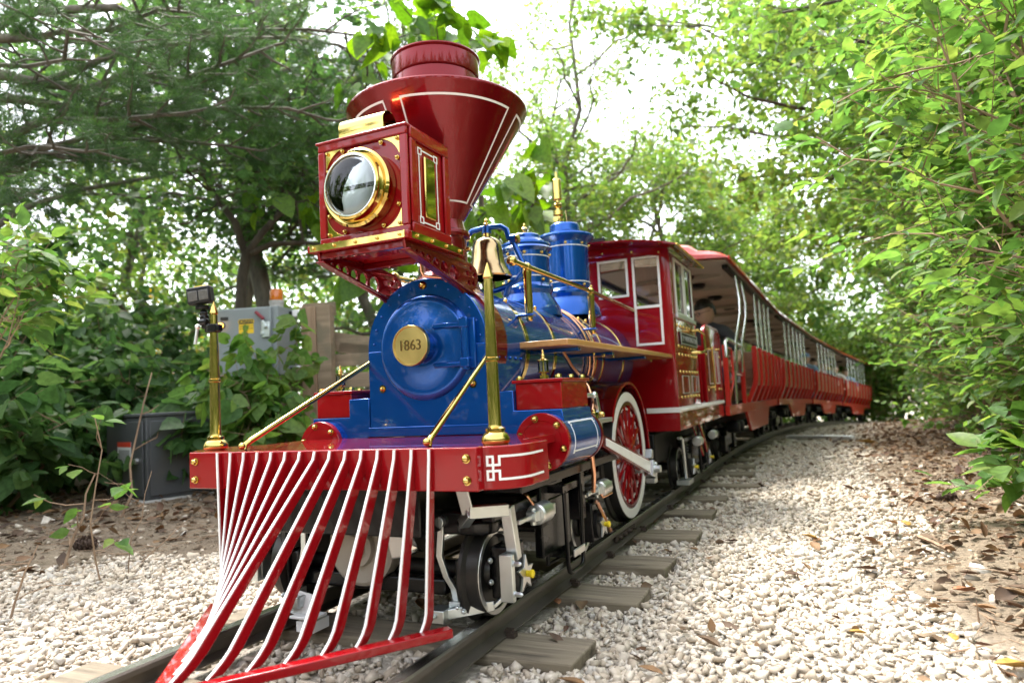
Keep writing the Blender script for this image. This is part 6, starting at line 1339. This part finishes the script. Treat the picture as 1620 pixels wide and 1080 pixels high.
# ---- pines
def pine(name, label, base, h, r, nwh, seed, reach, ends=(), z0=2.0, ntuft=3, per=32, L=.105, tw=5):
    T = Plant(seed); b = np.array([base[0], base[1], gz_at(*base) - .05]); e = empty(name, tuple(b), label=label, cat='pine tree', group='pines on the left of the line'); tr = T.path(T.curve(np.zeros(3), np.array([0, 0, h]), 10, .012), r, r * .35)
    def limb(p0, p1, rr, ns):
        pts = T.path(T.curve(p0, p1, 8, .05, .03), rr, rr * .22)
        for i in range(ns):
            t = .22 + .78 * (i + T.rng.random()) / ns; q_, d = T.along(pts, min(.999, t)); sd = nrm(np.cross(d, [0, 0, 1.])) * (1 if i % 2 else -1); L_ = (.35 + .75 * T.rng.random()) * (1.2 - .55 * t); v_ = nrm(sd + d * .7 + np.array([0, 0, .05 + .18 * T.rng.normal()])); sp = T.path(T.curve(q_, q_ + v_ * L_, 5, .06, -.04), max(.004, rr * .3), .003)
            for j in range(tw): tt = .25 + .75 * (j + T.rng.random()) / tw; w_, dd = T.along(sp, min(.999, tt)); T.tw.append((w_, nrm(dd + T.rng.normal(size=3) * .55 + np.array([0, 0, .15])), .16 * (.6 + .8 * T.rng.random())))
        e_, d = T.along(pts, .999); T.tw.append((e_, d, .18))
    for w in range(nwh):
        z = z0 + (h - z0) * (w + .5) / nwh
        for k in range(5): az = k * 1.257 + w * .6 + T.rng.normal() * .2; L_ = reach * (1.1 - .6 * (z - z0) / (h - z0)) * (.7 + .5 * T.rng.random()); limb(np.array([0, 0, z]), np.array([math.cos(az) * L_, math.sin(az) * L_, z + L_ * (-.05 + .15 * T.rng.random())]), r * .28, int(9 * L_ / 1.6) + 4)
    for zs, p1, rr, ns in ends: limb(np.array([0, 0, zs]), np.array(p1) - b, rr, ns)
    T.wood('trunk', M['barkg'], e, twr=.002); T.needles('crown', M['needle'], e, ntuft, per, L); return e
pine('pine_tree', 'white pine whose long bare-based limbs reach in from the upper left edge', tuple(vp(-190, 500, 6.4)[:2]), 7.0, .16, 2, 300, 1.6, z0=4.5,
     ends=[(2.55, vp(300, 178, 5.4), .050, 16), (2.05, vp(285, 168, 5.8), .042, 16), (3.1, vp(440, 70, 5.6), .05, 18), (3.3, vp(300, 20, 5.2), .045, 18), (2.3, vp(180, 235, 5.0), .03, 14), (2.9, vp(520, 190, 6.0), .045, 18), (3.4, vp(600, 60, 6.2), .045, 18), (2.4, vp(420, 240, 6.3), .035, 16), (3.0, vp(160, 60, 4.6), .03, 14), (1.9, vp(60, 300, 5.2), .02, 10), (2.8, vp(640, 120, 6.6), .04, 16)])
pine('pine_tree', 'tall pine with a straight grey trunk behind the control box', tuple(vp(433, 500, 9.2)[:2]), 8.0, .135, 6, 301, 2.0, z0=2.6, ends=[(3.2, vp(560, 130, 7.6), .035, 14), (3.0, vp(650, 60, 7.8), .035, 14), (2.6, vp(520, 250, 7.8), .03, 14), (2.4, vp(600, 250, 8.4), .03, 12), (3.6, vp(690, 30, 7.6), .03, 12)], per=20)
pine('pine_tree', 'pine of soft grey-green needles behind the fence and the headlamp', (-4.6, 6.6), 5.5, .10, 5, 302, 1.5, z0=1.2, per=18)
# ---- undergrowth on the left
UL = [(vp(-60, 800, 5.6), 1.15, .55, .11, 'x', 'dark broad-leaved shrub at the lower left edge'), (vp(70, 770, 6.6), 1.2, .7, .115, 'x', 'broad-leaved shrub left of the grey cabinet'),
      (vp(215, 760, 6.9), 1.25, .7, .115, 'x', 'tangled broad-leaved shrub behind the grey cabinet'), (vp(325, 740, 5.9), .62, .36, .11, 'x', 'vine leaves beside the grey cabinet, behind the left brass post'), (vp(40, 700, 8.2), 2.2, 1.2, .12, 'x', 'tall dark shrub filling the left background'), (vp(200, 680, 8.8), 1.7, 1.2, .12, 'x', 'shrub in the left background below the bright gap'),
      (vp(330, 690, 7.6), .85, .6, .11, 'x', 'shrub between the left brass post and the control box')]
for i, (p, h, sp, sz, k_, lb) in enumerate(UL):
    shrub('broad_leaved_shrub', lb, (p[0], p[1]), h, 9 if i < 4 else 14, sp, 400 + i, M['leafd'], per=6, size=sz, nsub=6, ntw=4, lsub=.40, ltw=.26, tmpl=HEART, droop=.7, low=.12, group='undergrowth on the left of the line', upn=.8)
lb_ = vp(-170, 800, 3.9); lg = gz_at(lb_[0], lb_[1])
shrub('leafy_shrub', 'pale leafy twigs reaching in at the left edge above the dark shrubs', (lb_[0], lb_[1]), 1, 1, .3, 421, M['leaf'], per=7, size=.075, nsub=4, ntw=3, lsub=.20, ltw=.18, targets=[tuple(np.array(vp(px, py, d)) - np.array([lb_[0], lb_[1], lg - .03])) for px, py, d in ((55, 420, 3.7), (30, 470, 3.6), (75, 455, 3.8), (10, 400, 3.7))], r=.008, low=.74, group='undergrowth on the left of the line')
vb = vp(425, 745, 5.55); vgz = gz_at(vb[0], vb[1])
tg = [tuple(np.array(vp(px, py, d)) - np.array([vb[0], vb[1], vgz - .03])) for px, py, d in ((372, 570, 5.6), (405, 565, 5.55), (440, 550, 5.55), (468, 540, 5.65), (350, 590, 5.5), (385, 600, 5.4), (420, 610, 5.4), (450, 640, 5.4), (360, 640, 5.3), (400, 660, 5.25), (440, 680, 5.3), (480, 590, 5.8), (330, 620, 5.3))]
shrub('climbing_vine', 'heart-leaved vine climbing in front of the control box', (vb[0], vb[1]), 1, 1, .3, 420, M['leafd2'] if 'leafd2' in M else M['leaf'], per=5, size=.115, nsub=4, ntw=2, lsub=.20, ltw=.17, tmpl=HEART, droop=.9, targets=tg, r=.006, low=.3, group='undergrowth on the left of the line', upn=.6, cat='vine')
# dry stems and saplings on the dirt bank
def bare(px0, py0, px1, py1, d, r, label, seed, lv=0, side=4):
    T = Plant(seed); g0 = gp(px0, py0, -.03); z0_ = gz_at(*g0); b = np.array([g0[0], g0[1], z0_ - .01]); dd = math.hypot(g0[0] - CAM_POS[0], g0[1] - CAM_POS[1]); e = empty('dry_stem', tuple(b), label=label, cat='stem', group='dry stems on the dirt bank'); p1 = np.array(vp(px1, py1, dd + d)) - b
    pts = T.path(T.curve(np.zeros(3), p1, 6, .04), r, r * .5)
    for i in range(side):
        q_, dr = T.along(pts, .25 + .7 * i / max(1, side)); v_ = nrm(T.rng.normal(size=3) * np.array([1, 1, .3]) + np.array([0, 0, .5])); L_ = .10 + .16 * T.rng.random(); T.path(T.curve(q_, q_ + v_ * L_, 4, .08), r * .4, r * .2); T.tw.append((q_ + v_ * L_ * .6, v_, .06))
    T.wood('stem', M['twig'], e, twr=0)
    if lv: T.crown('foliage', M['leaf'], e, lv, .075, LEAF8, 'pairs', droop=.3)
bare(190, 820, 240, 590, .1, .009, 'thick straight brown stem leaning right before the grey cabinet', 500, 0, 3)
bare(98, 885, 150, 750, .05, .008, 'brown leaning stem at the foot of the left shrubs', 501, 2, 3)
bare(160, 900, 150, 660, .05, .0045, 'thin upright dry stem with a few green leaves on the dirt bank', 502, 3, 5)
bare(203, 890, 240, 745, .05, .003, 'thin pale twig rising from the dirt left of the pilot', 503, 0, 3)
bare(15, 955, 60, 862, .03, .005, 'short broken twig at the lower left edge', 504, 0, 3)
bare(212, 880, 300, 820, .05, .003, 'thin twig lying over the dirt near the large rock', 505, 0, 2)
# ---- distant woodland all round
rw = np.random.default_rng(77)
def wood_ring(n, az0, az1, r0, r1, h, name, size, label, m):
    az = rw.uniform(az0, az1, n); k = rw.random(n); top = h * (.72 + .28 * np.sin(az * 9 + 1) * np.sin(az * 23)); z = top * (1 - k ** 1.6)
    rr = r0 + (r1 - r0) * rw.random(n); x = CAM_POS[0] + rr * np.sin(az); y = CAM_POS[1] + rr * np.cos(az)
    cl = .5 * np.sin(az * 61 + z * 2.3) + .5 * np.sin(az * 37 - z * 3.1); keep = rw.random(n) < np.where(z < 3.0, .95, .45 + .55 * cl)
    pos = np.stack([x, y, ground_z(x, y) + z], 1)[keep]; m_ = len(pos); ax = rw.normal(size=(m_, 3)); ax[:, 2] -= .3; nn = np.array([0, 0, 1.]) + rw.normal(size=(m_, 3)) * .7
    v, f = leaves_arrays(pos, ax, nn, size * np.clip(1 + .3 * rw.normal(size=m_), .4, 1.8), LEAF4); o = link(name, mesh_np(name, v, f), m, smooth=0); tag(o, label, 'woodland', kind='stuff')
wood_ring(130000, R_(-95), R_(35), 21, 31, 7.5, 'distant_woodland', .24, 'mass of distant woodland leaves behind the train', M['leafw'])
wood_ring(110000, R_(35), R_(265), 9, 15, 6.5, 'surrounding_woodland', .26, 'mass of woodland leaves all round the line', M['leafw'])
wood_ring(90000, R_(-105), R_(-34), 13, 20, 10.5, 'left_woodland', .17, 'mass of woodland leaves closing the sky on the left', M['leafw'])
# ---- leaf litter
rl = np.random.default_rng(88)
def litter(n, x0, x1, y0, y1, fn, size):
    x, y = scatter(rl, n, x0, x1, y0, y1, fn); m_ = len(x); pos = np.stack([x, y, ground_z(x, y) + rl.uniform(.004, .028, m_)], 1); ax = rl.normal(size=(m_, 3)) * np.array([1, 1, .25]); nn = np.array([0, 0, 1.]) + rl.normal(size=(m_, 3)) * .45; return leaves_arrays(pos, ax, nn, size * np.clip(1 + .35 * rl.normal(size=m_), .4, 1.5), CURL, rl)
CURL = (np.array([(0, 0, 0), (-.20, .18, .10), (-.28, .45, .16), (-.15, .76, .10), (0, 1, .06), (.15, .76, .12), (.28, .45, .14), (.20, .18, .08), (0, .45, -.02)]), LEAF8[1])
A_ = []
A_.append(litter(6200, 1.2, 3.4, 0, 9, lambda x, y: sstep(1.15, 1.85, x - xcv(y)) * .85, .046))
A_.append(litter(3600, .9, 4.5, 5, 18, lambda x, y: sstep(.7, 1.6, x - xcv(y)) * .8, .06))
A_.append(litter(420, .4, 1.6, 0, 8, lambda x, y: .35 + 0 * x, .045))
A_.append(litter(2400, -4.5, -1.5, -.3, 4, lambda x, y: sstep(-1.6, -2.6, x) * .7, .055))
A_.append(litter(260, -.3, .6, .3, 5, lambda x, y: .5 + 0 * x, .04))
vs, fs, o_ = [], [], 0
for v, f in A_: vs.append(v); fs.append(f + o_); o_ += len(v)
lt = link('leaf_litter', mesh_np('leaf_litter', np.concatenate(vs), np.concatenate(fs)), M['litter'], smooth=0); tag(lt, 'brown fallen leaves strewn along the edges of the path', 'leaf litter', kind='stuff')
def twigs(n, x0, x1, y0, y1):
    x = rl.uniform(x0, x1, n); y = rl.uniform(y0, y1, n); p = np.stack([x, y, ground_z(x, y) + .006], 1); d = rl.normal(size=(n, 3)) * np.array([1, 1, .12]); d = nrm(d) * rl.uniform(.03, .16, n)[:, None]; return tubes_arrays(p, p + d, rl.uniform(.0012, .0035, n), np.full(n, .001), 4)
a, b = twigs(1100, 1.3, 3.0, .3, 7), twigs(1200, -4.0, -1.7, -.2, 3.6)
tw_ = link('twig_litter', mesh_np('twig_litter', np.concatenate([a[0], b[0]]), np.concatenate([a[1], b[1] + len(a[0])])), M['twig'], smooth=60); tag(tw_, 'broken twigs scattered over the dirt either side of the gravel', 'twigs', kind='stuff')
def fallen(px, py, s, m, label, rz):
    s *= .72
    x, y = gp(px, py, -.07); v, f = leaves_arrays(np.array([[0, -.5 * s, 0.]]), np.array([[0, 1., .08]]), np.array([[.15, .1, 1.]]), np.array([s]), CURL); o = link('fallen_leaf', mesh_np('fallen_leaf', v, f), M[m], smooth=60); o.location = (x, y, float(ground_z(x, y)) + .024); o.rotation_euler = (0, 0, rz); so = o.modifiers.new('t', 'SOLIDIFY'); so.thickness = .0012; tag(o, label, 'leaf', 'single leaves fallen on the gravel')
for a in ((1281, 852, .09, 'litter1', 'mustard yellow fallen leaf in the middle of the gravel path', 1.2), (1372, 699, .30, 'litter1', 'bright yellow clump of fallen leaf at the far end of the path', 1.4), (1526, 941, .11, 'litter2', 'dark red fallen leaf at the right edge of the gravel', 2.2), (1606, 946, .12, 'litter', 'large tan fallen leaf at the extreme right edge', 1.1),
          (1432, 834, .10, 'litter1', 'orange fallen leaf beside the stick on the right', .4), (1508, 1014, .055, 'litter1', 'small orange leaf low on the right of the gravel', .2), (1358, 1008, .06, 'litter1', 'small orange leaf in the lower gravel right of centre', 1.9), (668, 958, .14, 'litter2', 'curled tan leaf lying inside the right rail by the pilot', .8), (880, 948, .07, 'litter2', 'reddish brown leaf beside the second sleeper', .7), (1605, 1062, .12, 'litter1', 'tan leaf in the lower right corner', 2.0)): fallen(*a)
